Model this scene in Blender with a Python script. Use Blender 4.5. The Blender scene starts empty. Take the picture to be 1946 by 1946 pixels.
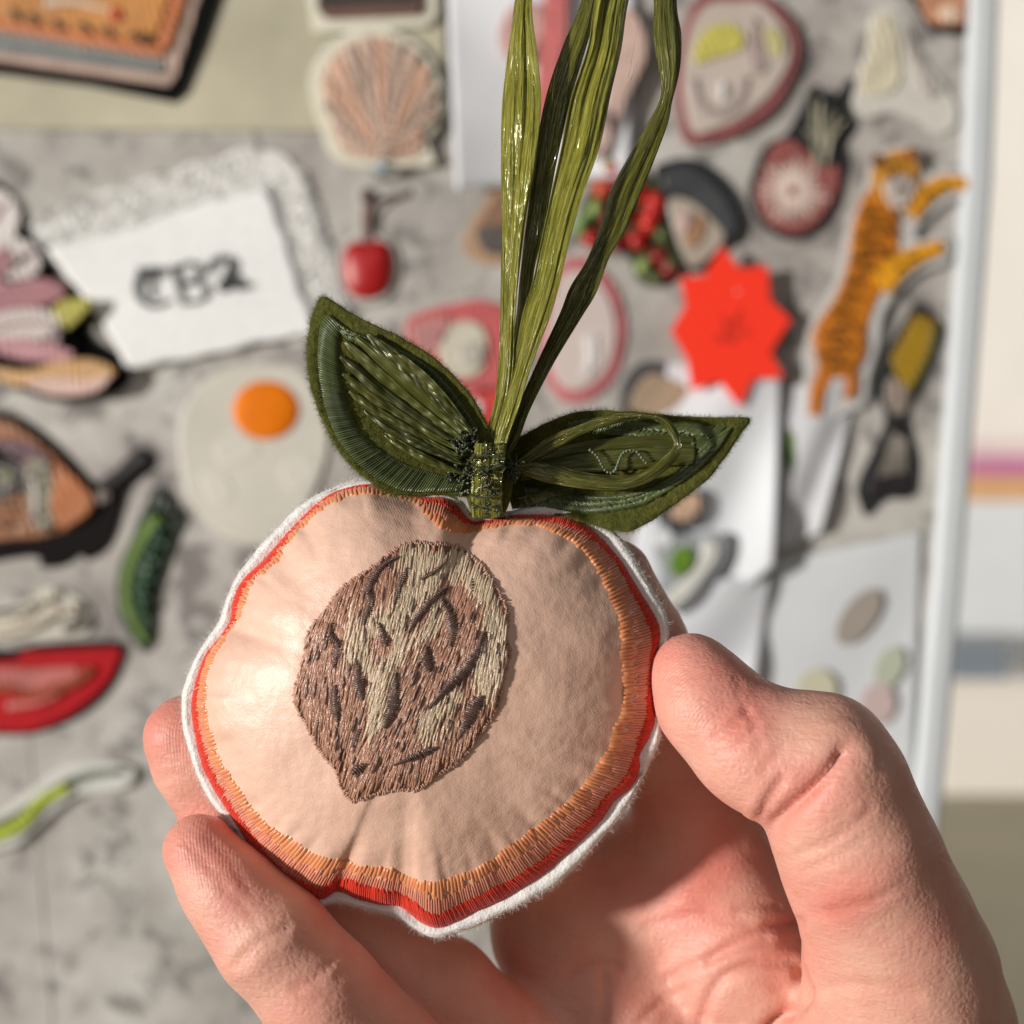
import bpy, math, random
import numpy as np
from mathutils import Vector
random.seed(7); RNG = np.random.default_rng(7)
SC = bpy.context.scene
COL = SC.collection
D = 0.24                                   # camera to the ornament's rim, metres
H0 = 0.45                                  # camera height above the floor
S = 2 * D * math.tan(math.radians(19)) / 1946
# ---------------------------------------------------------------- camera
cd = bpy.data.cameras.new('camera'); cam = bpy.data.objects.new('camera', cd); COL.objects.link(cam)
cam.location = (0, -D, H0); cam.rotation_euler = (math.pi / 2, 0, 0)
cd.sensor_fit = 'HORIZONTAL'; cd.sensor_width = 36; cd.angle = math.radians(38)
cd.clip_start = 0.005; cd.clip_end = 60
cd.dof.use_dof = True; cd.dof.focus_distance = 0.234; cd.dof.aperture_fstop = 12.0
SC.camera = cam
# ---------------------------------------------------------------- world and lamps
w = bpy.data.worlds.new('World'); SC.world = w; w.use_nodes = True
w.node_tree.nodes['Background'].inputs[0].default_value = (1.0, 0.96, 0.92, 1)
w.node_tree.nodes['Background'].inputs[1].default_value = 0.095
def lamp(name, kind, loc, target, energy, color, size):
    l = bpy.data.lights.new(name, kind); o = bpy.data.objects.new(name, l); COL.objects.link(o)
    l.energy = energy; l.color = color
    if kind == 'AREA': l.shape = 'DISK'; l.size = size
    else: l.shadow_soft_size = size
    if kind == 'SPOT': l.spot_size = math.radians(40); l.spot_blend = 0.3
    o.location = loc
    o.rotation_euler = (Vector(target) - Vector(loc)).to_track_quat('-Z', 'Y').to_euler()
    return o
tgt = Vector((0.05, 0.1, H0))
lamp('key_lamp', 'SPOT', tgt + Vector((-0.82, -0.57, 0.04)) * 9.0, tgt, 4050, (1.0, 0.955, 0.90), 0.30)
lamp('window_fill', 'AREA', tgt + Vector((-0.5, -2.2, 1.5)), tgt, 6.5, (0.97, 0.98, 1.0), 1.6)
lamp('wall_fill', 'AREA', (1.6, 1.2, 1.7), (1.2, 2.75, 0.75), 12, (1.0, 0.96, 0.90), 0.6)  # unseen area light, added to brighten the back wall
vs = SC.view_settings
vs.view_transform = 'Standard'; vs.look = 'None'; vs.exposure = 0.0; vs.gamma = 1.0; vs.use_curve_mapping = False
SC.cycles.use_denoising = True
SC.cycles.max_bounces = 8
# ---------------------------------------------------------------- helpers
def P(u, v, y):
    """photo pixel (1946 frame) at depth y metres behind the rim plane -> world points"""
    u = np.asarray(u, float); v = np.asarray(v, float); y = np.asarray(y, float)
    k = S * (D + y) / D
    return np.stack([(u - 973) * k, y + 0 * u, H0 + (973 - v) * k], -1)
def lin(c):
    return tuple(((x / 255) / 12.92 if x / 255 <= 0.04045 else ((x / 255 + 0.055) / 1.055) ** 2.4) for x in c)
def newobj(name, me, mat, parent):
    o = bpy.data.objects.new(name, me); COL.objects.link(o)
    if mat is not None: me.materials.append(mat)
    if parent is not None: o.parent = parent
    return o
def origin(parent):
    l = np.zeros(3); p = parent
    while p is not None:
        l = l + np.array(p.location); p = p.parent
    return l
def mesh(name, V, F, mat, parent=None, smooth=True, uv=None, attrs=None, kind=None):
    """V (n,3) world, F: (m,4)/(m,3) array or list of lists"""
    V = np.asarray(V, float) - origin(parent)
    me = bpy.data.meshes.new(name)
    if isinstance(F, np.ndarray):
        k = F.shape[1]; me.vertices.add(len(V)); me.vertices.foreach_set('co', V.ravel())
        me.loops.add(F.size); me.loops.foreach_set('vertex_index', F.ravel().astype(np.int32))
        me.polygons.add(len(F)); me.polygons.foreach_set('loop_start', np.arange(0, F.size, k, dtype=np.int32))
        me.polygons.foreach_set('loop_total', np.full(len(F), k, np.int32))
        me.update(calc_edges=True)
    else:
        me.from_pydata(V.tolist(), [], F); me.update()
    me.polygons.foreach_set('use_smooth', np.full(len(me.polygons), smooth))
    if uv is not None:
        lay = me.uv_layers.new(name='UVMap'); li = np.zeros(len(me.loops), np.int32); me.loops.foreach_get('vertex_index', li)
        lay.data.foreach_set('uv', np.asarray(uv, float)[li].ravel())
    for an, av in (attrs or {}).items():
        a = me.attributes.new(an, 'FLOAT', 'POINT'); a.data.foreach_set('value', np.asarray(av, float))
    o = newobj(name, me, mat, parent)
    if kind: o['kind'] = kind
    return o
def thing(name, label, cat, loc, group=None):
    o = bpy.data.objects.new(name, None); COL.objects.link(o); o.location = tuple(float(a) for a in loc)
    o.empty_display_size = 0.01; o['label'] = label; o['category'] = cat
    if group: o['group'] = group
    return o
def struct(o): o['kind'] = 'structure'; return o
def gridfaces(n, m, closed=False):
    """quads for an n x m vertex grid, row major; closed wraps the second axis"""
    i = np.arange(n - 1)[:, None]; j = np.arange(m if closed else m - 1)[None, :]; j2 = (j + 1) % m
    return np.stack([i * m + j, i * m + j2, (i + 1) * m + j2, (i + 1) * m + j], -1).reshape(-1, 4)
def crom(pts, n, closed=True):
    """Catmull-Rom through pts, resampled to n points of equal arc length"""
    p = np.asarray(pts, float); m = len(p); out = []
    segs = m if closed else m - 1
    t = np.linspace(0, 1, 12, endpoint=False)[:, None]
    for i in range(segs):
        if closed: a, b, c, d = p[(i - 1) % m], p[i], p[(i + 1) % m], p[(i + 2) % m]
        else: a, b, c, d = p[max(i - 1, 0)], p[i], p[i + 1], p[min(i + 2, m - 1)]
        out.append(0.5 * (2 * b + (c - a) * t + (2 * a - 5 * b + 4 * c - d) * t ** 2 + (3 * b - a - 3 * c + d) * t ** 3))
    q = np.concatenate(out + ([p[:1]] if closed else [p[-1:]]))
    s = np.concatenate([[0], np.cumsum(np.linalg.norm(np.diff(q[:, :2], axis=0), axis=1))])
    x = np.linspace(0, s[-1], n, endpoint=not closed)
    return np.stack([np.interp(x, s, q[:, k]) for k in range(p.shape[1])], -1)
def crop(ox, oy, f): return lambda pts: [(ox + f * x, oy + f * y) for x, y in pts]
def inside(poly, x, y):
    poly = np.asarray(poly); r = np.zeros(x.shape, bool); j = len(poly) - 1
    for i in range(len(poly)):
        xi, yi = poly[i]; xj, yj = poly[j]
        r ^= ((yi > y) != (yj > y)) & (x < (xj - xi) * (y - yi) / (yj - yi + 1e-12) + xi); j = i
    return r
def segdist(px, py, poly):
    """distance of points to an open polyline"""
    best = np.full(px.shape, 1e9)
    for (x0, y0), (x1, y1) in zip(poly[:-1], poly[1:]):
        dx, dy = x1 - x0, y1 - y0; t = np.clip(((px - x0) * dx + (py - y0) * dy) / (dx * dx + dy * dy + 1e-9), 0, 1)
        best = np.minimum(best, np.hypot(px - x0 - t * dx, py - y0 - t * dy))
    return best
def sines(a, b, seed, n=6, f0=1.0, f1=6.0):
    """cheap smooth 2-D noise in about -1..1"""
    r = np.random.default_rng(seed); o = 0
    for _ in range(n):
        f = f0 * (f1 / f0) ** r.random(); th = r.random() * 6.283
        o = o + np.sin(f * (a * math.cos(th) + b * math.sin(th)) + r.random() * 6.283)
    return o / math.sqrt(n)
# ---------------------------------------------------------------- materials
def nt(name):
    m = bpy.data.materials.new(name); m.use_nodes = True; t = m.node_tree
    return m, t, t.nodes['Principled BSDF']
def ramp(t, stops):
    r = t.nodes.new('ShaderNodeValToRGB'); e = r.color_ramp.elements
    while len(e) < len(stops): e.new(0.5)
    for k, (p, c) in enumerate(stops): e[k].position = p; e[k].color = (*c, 1) if len(c) == 3 else c
    return r
def noise(t, scale, detail=3.0, vec=None, rough=0.5, dist=0.0):
    n = t.nodes.new('ShaderNodeTexNoise'); n.inputs['Scale'].default_value = scale; n.inputs['Detail'].default_value = detail
    n.inputs['Roughness'].default_value = rough; n.inputs['Distortion'].default_value = dist
    if vec is not None: t.links.new(vec, n.inputs['Vector'])
    return n
def coord(t, which='Object', scale=(1, 1, 1), rot=(0, 0, 0)):
    c = t.nodes.new('ShaderNodeTexCoord'); mp = t.nodes.new('ShaderNodeMapping')
    mp.inputs['Scale'].default_value = scale; mp.inputs['Rotation'].default_value = rot
    t.links.new(c.outputs[which], mp.inputs['Vector']); return mp.outputs['Vector']
def bump(t, b, height, strength, dist, prev=None):
    n = t.nodes.new('ShaderNodeBump'); n.inputs['Strength'].default_value = strength; n.inputs['Distance'].default_value = dist
    t.links.new(height, n.inputs['Height'])
    if prev is not None: t.links.new(prev, n.inputs['Normal'])
    t.links.new(n.outputs['Normal'], b.inputs['Normal']); return n.outputs['Normal']
def sc3(c, k): return tuple(min(0.95, x * k) for x in c)
def plain(name, c, rough=0.7, var=0.12, scale=300, bmp=0.25, sheen=0.0, spec=0.3):
    m, t, b = nt(name); v = coord(t)
    n = noise(t, scale, 4, v); r = ramp(t, [(0.3, sc3(c, 1 - var)), (0.7, sc3(c, 1 + var))])
    t.links.new(n.outputs['Fac'], r.inputs[0]); t.links.new(r.outputs[0], b.inputs['Base Color'])
    b.inputs['Roughness'].default_value = rough; b.inputs['Specular IOR Level'].default_value = spec
    if sheen: b.inputs['Sheen Weight'].default_value = sheen if max(c) > .05 else .03; b.inputs['Sheen Roughness'].default_value = 0.5
    bump(t, b, n.outputs['Fac'], bmp, 0.0006); return m
_mc = {}
def felt(c):
    k = ('f', c)
    if k not in _mc: _mc[k] = plain('felt', lin(c), 0.95, 0.18, 900, 0.6, 0.3, 0.1)
    return _mc[k]
def thread(c, ang=0.0):
    """embroidered satin stitch, fine ridges across one direction"""
    k = ('t', c, round(ang, 2))
    if k not in _mc:
        m, t, b = nt('embroidery'); v = coord(t, 'Object', (1, 1, 1), (0, ang, 0))
        wv = t.nodes.new('ShaderNodeTexWave'); wv.inputs['Scale'].default_value = 120; wv.inputs['Distortion'].default_value = 3.0
        wv.inputs['Detail'].default_value = 2; t.links.new(v, wv.inputs['Vector'])
        n = noise(t, 160, 4, v); cl = lin(c)
        n_lo = noise(t, 55, 3, v); r = ramp(t, [(0.28, sc3(cl, 0.55)), (0.5, sc3(cl, 1.0)), (0.74, sc3(cl, 1.35))]); mx = t.nodes.new('ShaderNodeMath'); mx.operation = 'MULTIPLY_ADD'
        mx.inputs[1].default_value = 0.35; t.links.new(wv.outputs['Fac'], mx.inputs[0])
        ad = t.nodes.new('ShaderNodeMath'); ad.operation = 'MULTIPLY'; ad.inputs[1].default_value = 0.32; sm_ = t.nodes.new('ShaderNodeMath'); sm_.operation = 'ADD'; t.links.new(n.outputs['Fac'], sm_.inputs[0]); t.links.new(n_lo.outputs['Fac'], sm_.inputs[1]); t.links.new(sm_.outputs[0], ad.inputs[0])
        t.links.new(ad.outputs[0], mx.inputs[2]); t.links.new(mx.outputs[0], r.inputs[0]); t.links.new(r.outputs[0], b.inputs['Base Color'])
        b.inputs['Roughness'].default_value = 0.45; bump(t, b, wv.outputs['Fac'], 0.5, 0.0005); _mc[k] = m
    return _mc[k]
def paper(c=(235, 236, 238)):
    k = ('p', c)
    if k not in _mc: _mc[k] = plain('paper', lin(c), 0.75, 0.03, 60, 0.05, 0, 0.3)
    return _mc[k]
# ---------------------------------------------------------------- slabs for what is pinned to the board
YB = 0.30                                   # depth of the display board's face
def slab(name, pts, lift, thick, mat, parent=None, n=96, closed=True, bev=0.0005, sharp=False, yb=None):
    """a flat shape with rounded edge; lift = metres its back stands off the board"""
    yb = YB if yb is None else yb
    q = np.asarray(pts, float) if sharp else crom(pts, n)
    if 0.5 * np.sum(q[:, 0] * np.roll(q[:, 1], -1) - np.roll(q[:, 0], -1) * q[:, 1]) < 0: q = q[::-1]
    W = P(q[:, 0], q[:, 1], yb - lift)
    e = np.roll(W, -1, 0) - np.roll(W, 1, 0); nrm = np.stack([e[:, 2], 0 * e[:, 0], -e[:, 0]], -1)
    nrm /= np.linalg.norm(nrm, axis=1)[:, None] + 1e-9
    c = W.mean(0)                           # pick the sign that shrinks the outline
    def area(Z): return abs(np.sum(Z[:, 0] * np.roll(Z[:, 2], -1) - np.roll(Z[:, 0], -1) * Z[:, 2]))
    if area(W + nrm * 1e-4) > area(W): nrm = -nrm
    f = np.array([0, -1, 0])
    rings = [W, W + f * thick * 0.55, W + nrm * bev * 0.35 + f * thick * 0.85, W + nrm * bev + f * thick]
    V = np.concatenate(rings); m = len(W)
    F = gridfaces(4, m, True).tolist(); F = [g[::-1] for g in F]
    F.append(list(range(3 * m, 4 * m))[::-1]); F.append(list(range(m)))
    o = mesh(name, V, F, mat, parent, smooth=False)
    return o
def rib(pts, w0, w1=None, n=14):
    """outline of a stroke along pts"""
    w1 = w0 if w1 is None else w1
    q = crom(pts, n, False) if len(pts) > 2 else np.linspace(pts[0], pts[1], n)
    d = np.gradient(q, axis=0); d /= np.linalg.norm(d, axis=1)[:, None] + 1e-9
    nn = np.stack([-d[:, 1], d[:, 0]], -1); w = np.linspace(w0, w1, n)[:, None] / 2
    return np.concatenate([q + nn * w, (q - nn * w)[::-1]])
def ell(cx, cy, rx, ry, rot=0, n=20, wob=0.0, seed=1):
    a = np.linspace(0, 2 * math.pi, n, endpoint=False); r = 1 + wob * np.random.default_rng(seed).standard_normal(n)
    x, y = rx * np.cos(a) * r, ry * np.sin(a) * r; c, s_ = math.cos(rot), math.sin(rot)
    return list(zip(cx + c * x - s_ * y, cy + s_ * x + c * y))
# ================================================================ the place behind: floor, wall, board
def box(name, x0, x1, y0, y1, z0, z1, mat, parent=None, bev=0.0):
    V = np.array([(x, y, z) for x in (x0, x1) for y in (y0, y1) for z in (z0, z1)], float)
    F = [[0, 1, 3, 2], [4, 6, 7, 5], [0, 4, 5, 1], [2, 3, 7, 6], [0, 2, 6, 4], [1, 5, 7, 3]]
    o = mesh(name, V, F, mat, parent, smooth=False)
    if bev:
        md = o.modifiers.new('bevel', 'BEVEL'); md.width = bev; md.segments = 3
    return o
def stone_mat():
    m, t, b = nt('mottled_board'); v = coord(t)
    n1 = noise(t, 22, 6, v, 0.62); n2 = noise(t, 72, 6, v, 0.68, 0.6); n3 = noise(t, 6, 3, v)
    r1 = ramp(t, [(0.34, lin((138, 132, 127))), (0.50, lin((180, 175, 168))), (0.66, lin((212, 209, 202)))])
    t.links.new(n1.outputs['Fac'], r1.inputs[0])
    r2 = ramp(t, [(0.52, (0, 0, 0)), (0.61, (.95, .95, .95))]); t.links.new(n2.outputs['Fac'], r2.inputs[0])
    mx = t.nodes.new('ShaderNodeMix'); mx.data_type = 'RGBA'; t.links.new(r2.outputs[0], mx.inputs['Factor'])
    t.links.new(r1.outputs[0], mx.inputs[6]); mx.inputs[7].default_value = (*lin((102, 97, 95)), 1)
    r3 = ramp(t, [(0.35, lin((158, 148, 145))), (0.65, lin((186, 187, 180)))]); t.links.new(n3.outputs['Fac'], r3.inputs[0])
    m2 = t.nodes.new('ShaderNodeMix'); m2.data_type = 'RGBA'; m2.blend_type = 'MIX'; m2.inputs['Factor'].default_value = 0.25
    t.links.new(mx.outputs[2], m2.inputs[6]); t.links.new(r3.outputs[0], m2.inputs[7])
    t.links.new(m2.outputs[2], b.inputs['Base Color']); b.inputs['Roughness'].default_value = 0.7
    bump(t, b, n1.outputs['Fac'], 0.2, 0.001); return m
STONE = stone_mat()
WHITEP = plain('white_paint', lin((222, 226, 228)), 0.4, 0.03, 40, 0.03, 0, 0.5)
FLOOR = plain('floor_screed', lin((172, 164, 142)), 0.8, 0.06, 6, 0.1)
struct(box('floor', -4, 4, -2.5, 4, -0.05, 0.0, FLOOR))
struct(box('wall', -4, 4, 2.75, 2.85, 0.0, 3.0, plain('wall_paint', lin((236, 232, 224)), 0.8, 0.03, 8, 0.05)))
# ---- the display board: three mottled slabs with joints and a slim white frame bar at its side
def bx(u, y=YB): return (u - 973) * S * (D + y) / D
def bz(v, y=YB): return H0 + (973 - v) * S * (D + y) / D
bd = thing('display_board', 'upright mottled grey display board with a slim white frame bar', 'display board', (bx(973), YB + 0.012, 0.0))
seam = [(80, 1400), (92, 1640), (118, 1860)]
def panel(pts): return slab('panel', pts, -0.012, 0.012, STONE, bd, sharp=True, bev=0.0002)
panel([(-600, 1300.5), (68.4, 1300.5), (79.2, 1432), (124.7, 1990), (128, 2990), (-600, 2990)])
panel([(-600, -700), (1880, -700), (1840, 540), (1774.7, 1363), (1740, 1760), (1700, 2990), (129, 2990), (125.6, 1990), (80.1, 1432), (69, 1300), (-600, 1300)])
fb = np.array([(1900, -700), (1862, 340), (1806, 1080), (1770, 1480), (1745, 1760), (1690, 2990)], float)
W0 = P(fb[:, 0] - 28, fb[:, 1], YB - 0.006); W1 = P(fb[:, 0] + 28, fb[:, 1], YB - 0.006)
V = np.concatenate([W0, W1, W0 + (0, 0.018, 0), W1 + (0, 0.018, 0)]); nfb = len(fb); F = []
for i in range(nfb - 1):
    a = i; F += [[a, a + 1, nfb + a + 1, nfb + a], [2 * nfb + a, 3 * nfb + a, 3 * nfb + a + 1, 2 * nfb + a + 1],
                 [a, 2 * nfb + a, 2 * nfb + a + 1, a + 1], [nfb + a, nfb + a + 1, 3 * nfb + a + 1, 3 * nfb + a]]
fo = mesh('frame_bar', V, F, plain('frame_paint', lin((204, 209, 212)), 0.4, 0.03, 40, 0.03, 0, 0.5), bd, smooth=False)
md = fo.modifiers.new('bevel', 'BEVEL'); md.width = 0.003; md.segments = 3; md.angle_limit = 0.6
# ---- far things seen past the frame, standing by the wall
def far(u, y): return (u - 973) * S * (D + y) / D
def farz(v, y): return H0 + (973 - v) * S * (D + y) / D
y = 2.40
c = thing('white_cabinet', 'low white cabinet standing by the pale wall past the frame bar', 'cabinet', (far(1900, y), y, 0))
box('carcass', far(1770, y), far(2300, y), y, y + 0.33, 0.0, farz(952, y), WHITEP, c, 0.004)
box('door', far(1775, y), far(1960, y), y - 0.016, y - 0.001, 0.03, farz(965, y), WHITEP, c, 0.003)
box('door', far(1966, y), far(2290, y), y - 0.016, y - 0.001, 0.03, farz(965, y), WHITEP, c, 0.003)
for v0, v1, du, cc, lb in ((905, 951, 0, (214, 168, 120), 'ochre paper-bound book at the bottom of the book stack on the white cabinet'),
                          (868, 904.5, 25, (196, 120, 160), 'violet pink book lying in the middle of the stack on the white cabinet'),
                          (836, 867.5, -8, (226, 204, 204), 'pale rose book on top of the stack on the white cabinet')):
    b = thing('book', lb, 'book', (far(1960 + du, y), y + 0.05, farz(v1, y)), 'books stacked on the cabinet')
    x0, x1 = far(1822 + du, y), far(2150 + du, y); z0, z1 = farz(v1, y), farz(v0, y)
    mc = plain('book_cover', lin(cc), 0.5, 0.06, 20, 0.05)
    box('cover', x0, x1, y + 0.02, y + 0.24, z0, z0 + 0.004, mc, b); box('cover', x0, x1, y + 0.02, y + 0.24, z1 - 0.004, z1, mc, b)
    box('spine', x0, x1, y + 0.014, y + 0.0195, z0, z1, mc, b)
    box('pages', x0 + 0.004, x1 - 0.004, y + 0.021, y + 0.234, z0 + 0.0045, z1 - 0.0045, paper((228, 220, 205)), b)
y = 2.12
def bin_(name, label, u0, u1, v0, z0, mat, lidm):
    b = thing(name, label, 'box', (far((u0 + u1) / 2, y), y, z0))
    x0, x1, z1 = far(u0, y), far(u1, y), farz(v0, y)
    box('body', x0 + 0.006, x1 - 0.006, y, y + 0.2, z0, z1 - 0.012, mat, b, 0.004)
    box('lid', x0, x1, y - 0.006, y + 0.206, z1 - 0.012, z1, lidm, b, 0.003)
    return z1
z1 = bin_('cardboard_box', 'beige cardboard box on the floor under a slate blue bin', 1786, 1990, 1292, 0.0, plain('cardboard', lin((234, 228, 218)), 0.8), plain('cardboard_lid', lin((236, 230, 222)), 0.8))
bin_('storage_bin', 'slate blue lidded bin on top of the beige cardboard box', 1800, 1925, 1222, z1 + 0.0005, plain('slate_plastic', lin((128, 138, 148)), 0.5), plain('slate_lid', lin((140, 148, 156)), 0.5))
# ================================================================ what is pinned on the board
A = crop(0, 0, .3416); B_ = crop(0, 600, .3416); C_ = crop(0, 1200, .386); D_ = crop(560, 0, .3934); E_ = crop(1060, 0, .4586); F_ = crop(1160, 600, .4141)
T = 0.0012
def at(u, v): return P(u, v, YB)
def patch(name, label, cat, uv, layers, group='embroidered patches on the board', z=0.0):
    o = thing(name, label, cat, at(*uv), group); top = {}
    for i, L in enumerate(layers):
        nm, pts, mat, lev = L[:4]; kw = L[4] if len(L) > 4 else {}
        kw = dict(kw); th = kw.pop('th', T)
        slab(nm, pts, 0.0002 + z + lev * 0.0010, th, mat, o, **kw)
    return o
BLK = (16, 17, 18)
def loose_sheet(name, label, cat, corners, lift, mat, curl=0.0, side=0, group=None, nu=30, nv=30, wav=0.002, seed=3):
    """a thin bent sheet: corners clockwise from top left in photo pixels"""
    o = thing(name, label, cat, at(*np.mean(corners, 0)), group)
    a, b, c, d = [np.array(x, float) for x in corners]
    s, t = np.meshgrid(np.linspace(0, 1, nu), np.linspace(0, 1, nv))
    uv = ((1 - s)[..., None] * (1 - t)[..., None] * a + s[..., None] * (1 - t)[..., None] * b + s[..., None] * t[..., None] * c + (1 - s)[..., None] * t[..., None] * d)
    k = s if side == 0 else 1 - s
    yy = YB - lift - wav * (1 + sines(s * 3, t * 3, seed)) * 0.7 - curl * np.clip((k - 0.6) / 0.4, 0, 1) ** 2 * np.clip(t * 2.0, 0.04, 1)
    V = P(uv[..., 0].ravel(), uv[..., 1].ravel(), yy.ravel())
    ob = mesh('sheet', V, gridfaces(nv, nu), mat, o); md = ob.modifiers.new('thickness', 'SOLIDIFY'); md.thickness = 0.0003
    return o, lambda ss, tt: None
# -- paper sheets and cards
patch('card_sheet', 'warm beige card sheet behind the orange matchbox patch and the shell', 'card', (400, 120),
      [('card', [(-500, -500), (842, -500), (846, 190), (600, 250), (-500, 244)], plain('beige_card', lin((186, 180, 158)), 0.85, 0.26, 14, 0.1), 0, dict(sharp=True))], 'sheets on the board')
loose_sheet('white_paper_bag', 'white paper bag with creased side, hanging by the raffia loop', 'paper bag', [(842, -200), (1215, -200), (1195, 335), (866, 362)], 0.0012, paper((226, 228, 232)), 0.004, 1, 'sheets on the board')
loose_sheet('white_paper_bag', 'white paper bag with a curled bright edge under the red star tag', 'paper bag', [(1270, 690), (1485, 690), (1470, 1075), (1150, 1330)], 0.0022, paper((218, 221, 225)), 0.0045, 0, 'sheets on the board', wav=0.0022)
loose_sheet('white_paper_bag', 'wide white paper bag below the curled one, behind the thumb', 'paper bag', [(1180, 1120), (1470, 1090), (1400, 1480), (1120, 1560)], 0.0012, paper((210, 213, 218)), 0.003, 0, 'sheets on the board', wav=0.003)
ps, _ = loose_sheet('printed_sheet', 'pale printed sheet with a leaf and two small radishes beside the frame bar', 'paper sheet', [(1470, 1068), (1752, 1010), (1735, 1480), (1380, 1500)], 0.0006, paper((208, 211, 214)), 0.0, 0, 'sheets on the board', wav=0.0006)
for nm, pts, cc in (('leaf_print', ell(1632, 1172, 30, 62, 0.62), (158, 150, 140)), ('leaf_print', ell(1626, 1180, 12, 40, 0.62), (168, 160, 150)),
                    ('radish_print', ell(1668, 1338, 33, 40, 0.1), (196, 176, 172)), ('radish_print', ell(1676, 1345, 20, 26, 0.1), (176, 158, 154)),
                    ('leaves_print', ell(1690, 1268, 26, 42, 0.4), (180, 186, 166)), ('radish_print', ell(1552, 1310, 38, 40, 0.2), (196, 194, 170))):
    slab(nm, pts, 0.0030 + 0.0002 * random.random(), 0.0002, paper(cc), ps, bev=0.0001)
loose_sheet('clear_sleeve', 'greyish sleeve of film hanging beneath the tiger patch', 'film sleeve', [(1490, 740), (1640, 700), (1560, 1010), (1478, 1050)], 0.0010, paper((196, 197, 200)), 0.0008, 0, 'sheets on the board')
# -- matchbox
o = patch('matchbox_patch', 'orange matchbox shaped patch with grey striking strip and black felt edge', 'patch', (170, 60), [
    ('felt_edge', A([(-700, 360), (0, 412), (500, 480), (960, 572), (1030, 520), (1140, 250), (1245, -60), (1330, -300), (-700, -300)]), felt(BLK), 0, dict(sharp=True)),
    ('pale_side', A([(-700, 270), (0, 345), (940, 482), (985, 430), (1060, 180), (1130, -60), (1180, -300), (-700, -300)]), thread((196, 168, 152)), 1, dict(sharp=True)),
    ('striking_strip', A([(-700, 130), (0, 185), (905, 335), (930, 395), (905, 420), (0, 295), (-700, 220)]), thread((112, 116, 112), .3), 2, dict(sharp=True)),
    ('orange_face', A([(-700, 70), (0, 165), (890, 318), (950, 250), (1050, -60), (1110, -300), (-700, -300)]), thread((206, 120, 68), .8), 3, dict(sharp=True)),
    ('ochre_label', A([(-700, 30), (30, 120), (830, 250), (880, 190), (960, -60), (990, -300), (-700, -300)]), thread((196, 130, 56), .2), 4, dict(sharp=True)),
    ('white_flourish', A(rib([(250, 20), (420, 15), (620, 60)], 50, 20)), thread((220, 200, 180)), 5), ('red_mark', A(ell(650, 85, 32, 38)), thread((190, 50, 32)), 5)], z=0.0018)
for x, yv, w_ in ((90, 80, 40), (190, 105, 40), (330, 135, 46), (480, 155, 46), (610, 180, 46), (760, 205, 40), (820, 215, 34)):
    slab('letter_mark', A(rib([(x - w_ * .6, yv - 25), (x, yv + 8), (x + w_ * .7, yv + 26)], 34)), 0.0072, 0.0008, thread((72, 44, 22)), o)
patch('slide_patch', 'dark brown rectangular patch with thick white rim above the shell', 'patch', (705, 20), [
    ('white_rim', D_([(20, -300), (90, 160), (130, 165), (640, 130), (690, 80), (700, -300)]), felt((226, 222, 204)), 1, dict(sharp=True)),
    ('dark_field', D_([(100, -300), (110, 40), (150, 70), (600, 50), (630, 20), (640, -300)]), thread((58, 48, 42)), 2, dict(sharp=True)),
    ('brown_band', D_([(110, 45), (590, 30), (625, 20), (600, 75), (150, 92)]), thread((120, 84, 72)), 3, dict(sharp=True))], z=0.0018)
# -- shell
sh = patch('shell_patch', 'pink scallop shell patch with cream felt edge above the cherry', 'patch', (725, 205), [
    ('felt_edge', D_([(390, 130), (250, 165), (140, 240), (75, 360), (85, 500), (130, 640), (170, 740), (260, 800), (420, 815), (560, 810), (680, 790), (650, 690), (710, 580), (715, 430), (660, 290), (560, 190)]), felt((222, 218, 200)), 1),
    ('shell', D_([(390, 175), (280, 205), (190, 270), (135, 380), (145, 500), (190, 630), (230, 730), (330, 770), (430, 775), (560, 770), (620, 730), (620, 650), (680, 560), (680, 430), (620, 300), (530, 215)]), thread((202, 172, 152)), 2)], z=0.0018)
hinge = (430, 770)
for k, (x, yv) in enumerate([(150, 400), (150, 500), (195, 630), (200, 300), (270, 230), (345, 195), (420, 185), (500, 210), (570, 255), (630, 330), (670, 440), (665, 550), (615, 650)]):
    cc = [(222, 176, 150), (180, 158, 142), (206, 178, 160)][k % 3]
    slab('rib', D_(rib([hinge, (x, yv)], 10, 52)), 0.0050 + 0.0002 * (k % 3), 0.0012, thread(cc, .1 * k), sh)
slab('bead', D_(ell(425, 815, 28, 26)), 0.0050, 0.003, thread((150, 176, 196)), sh, bev=0.0015)
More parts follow.
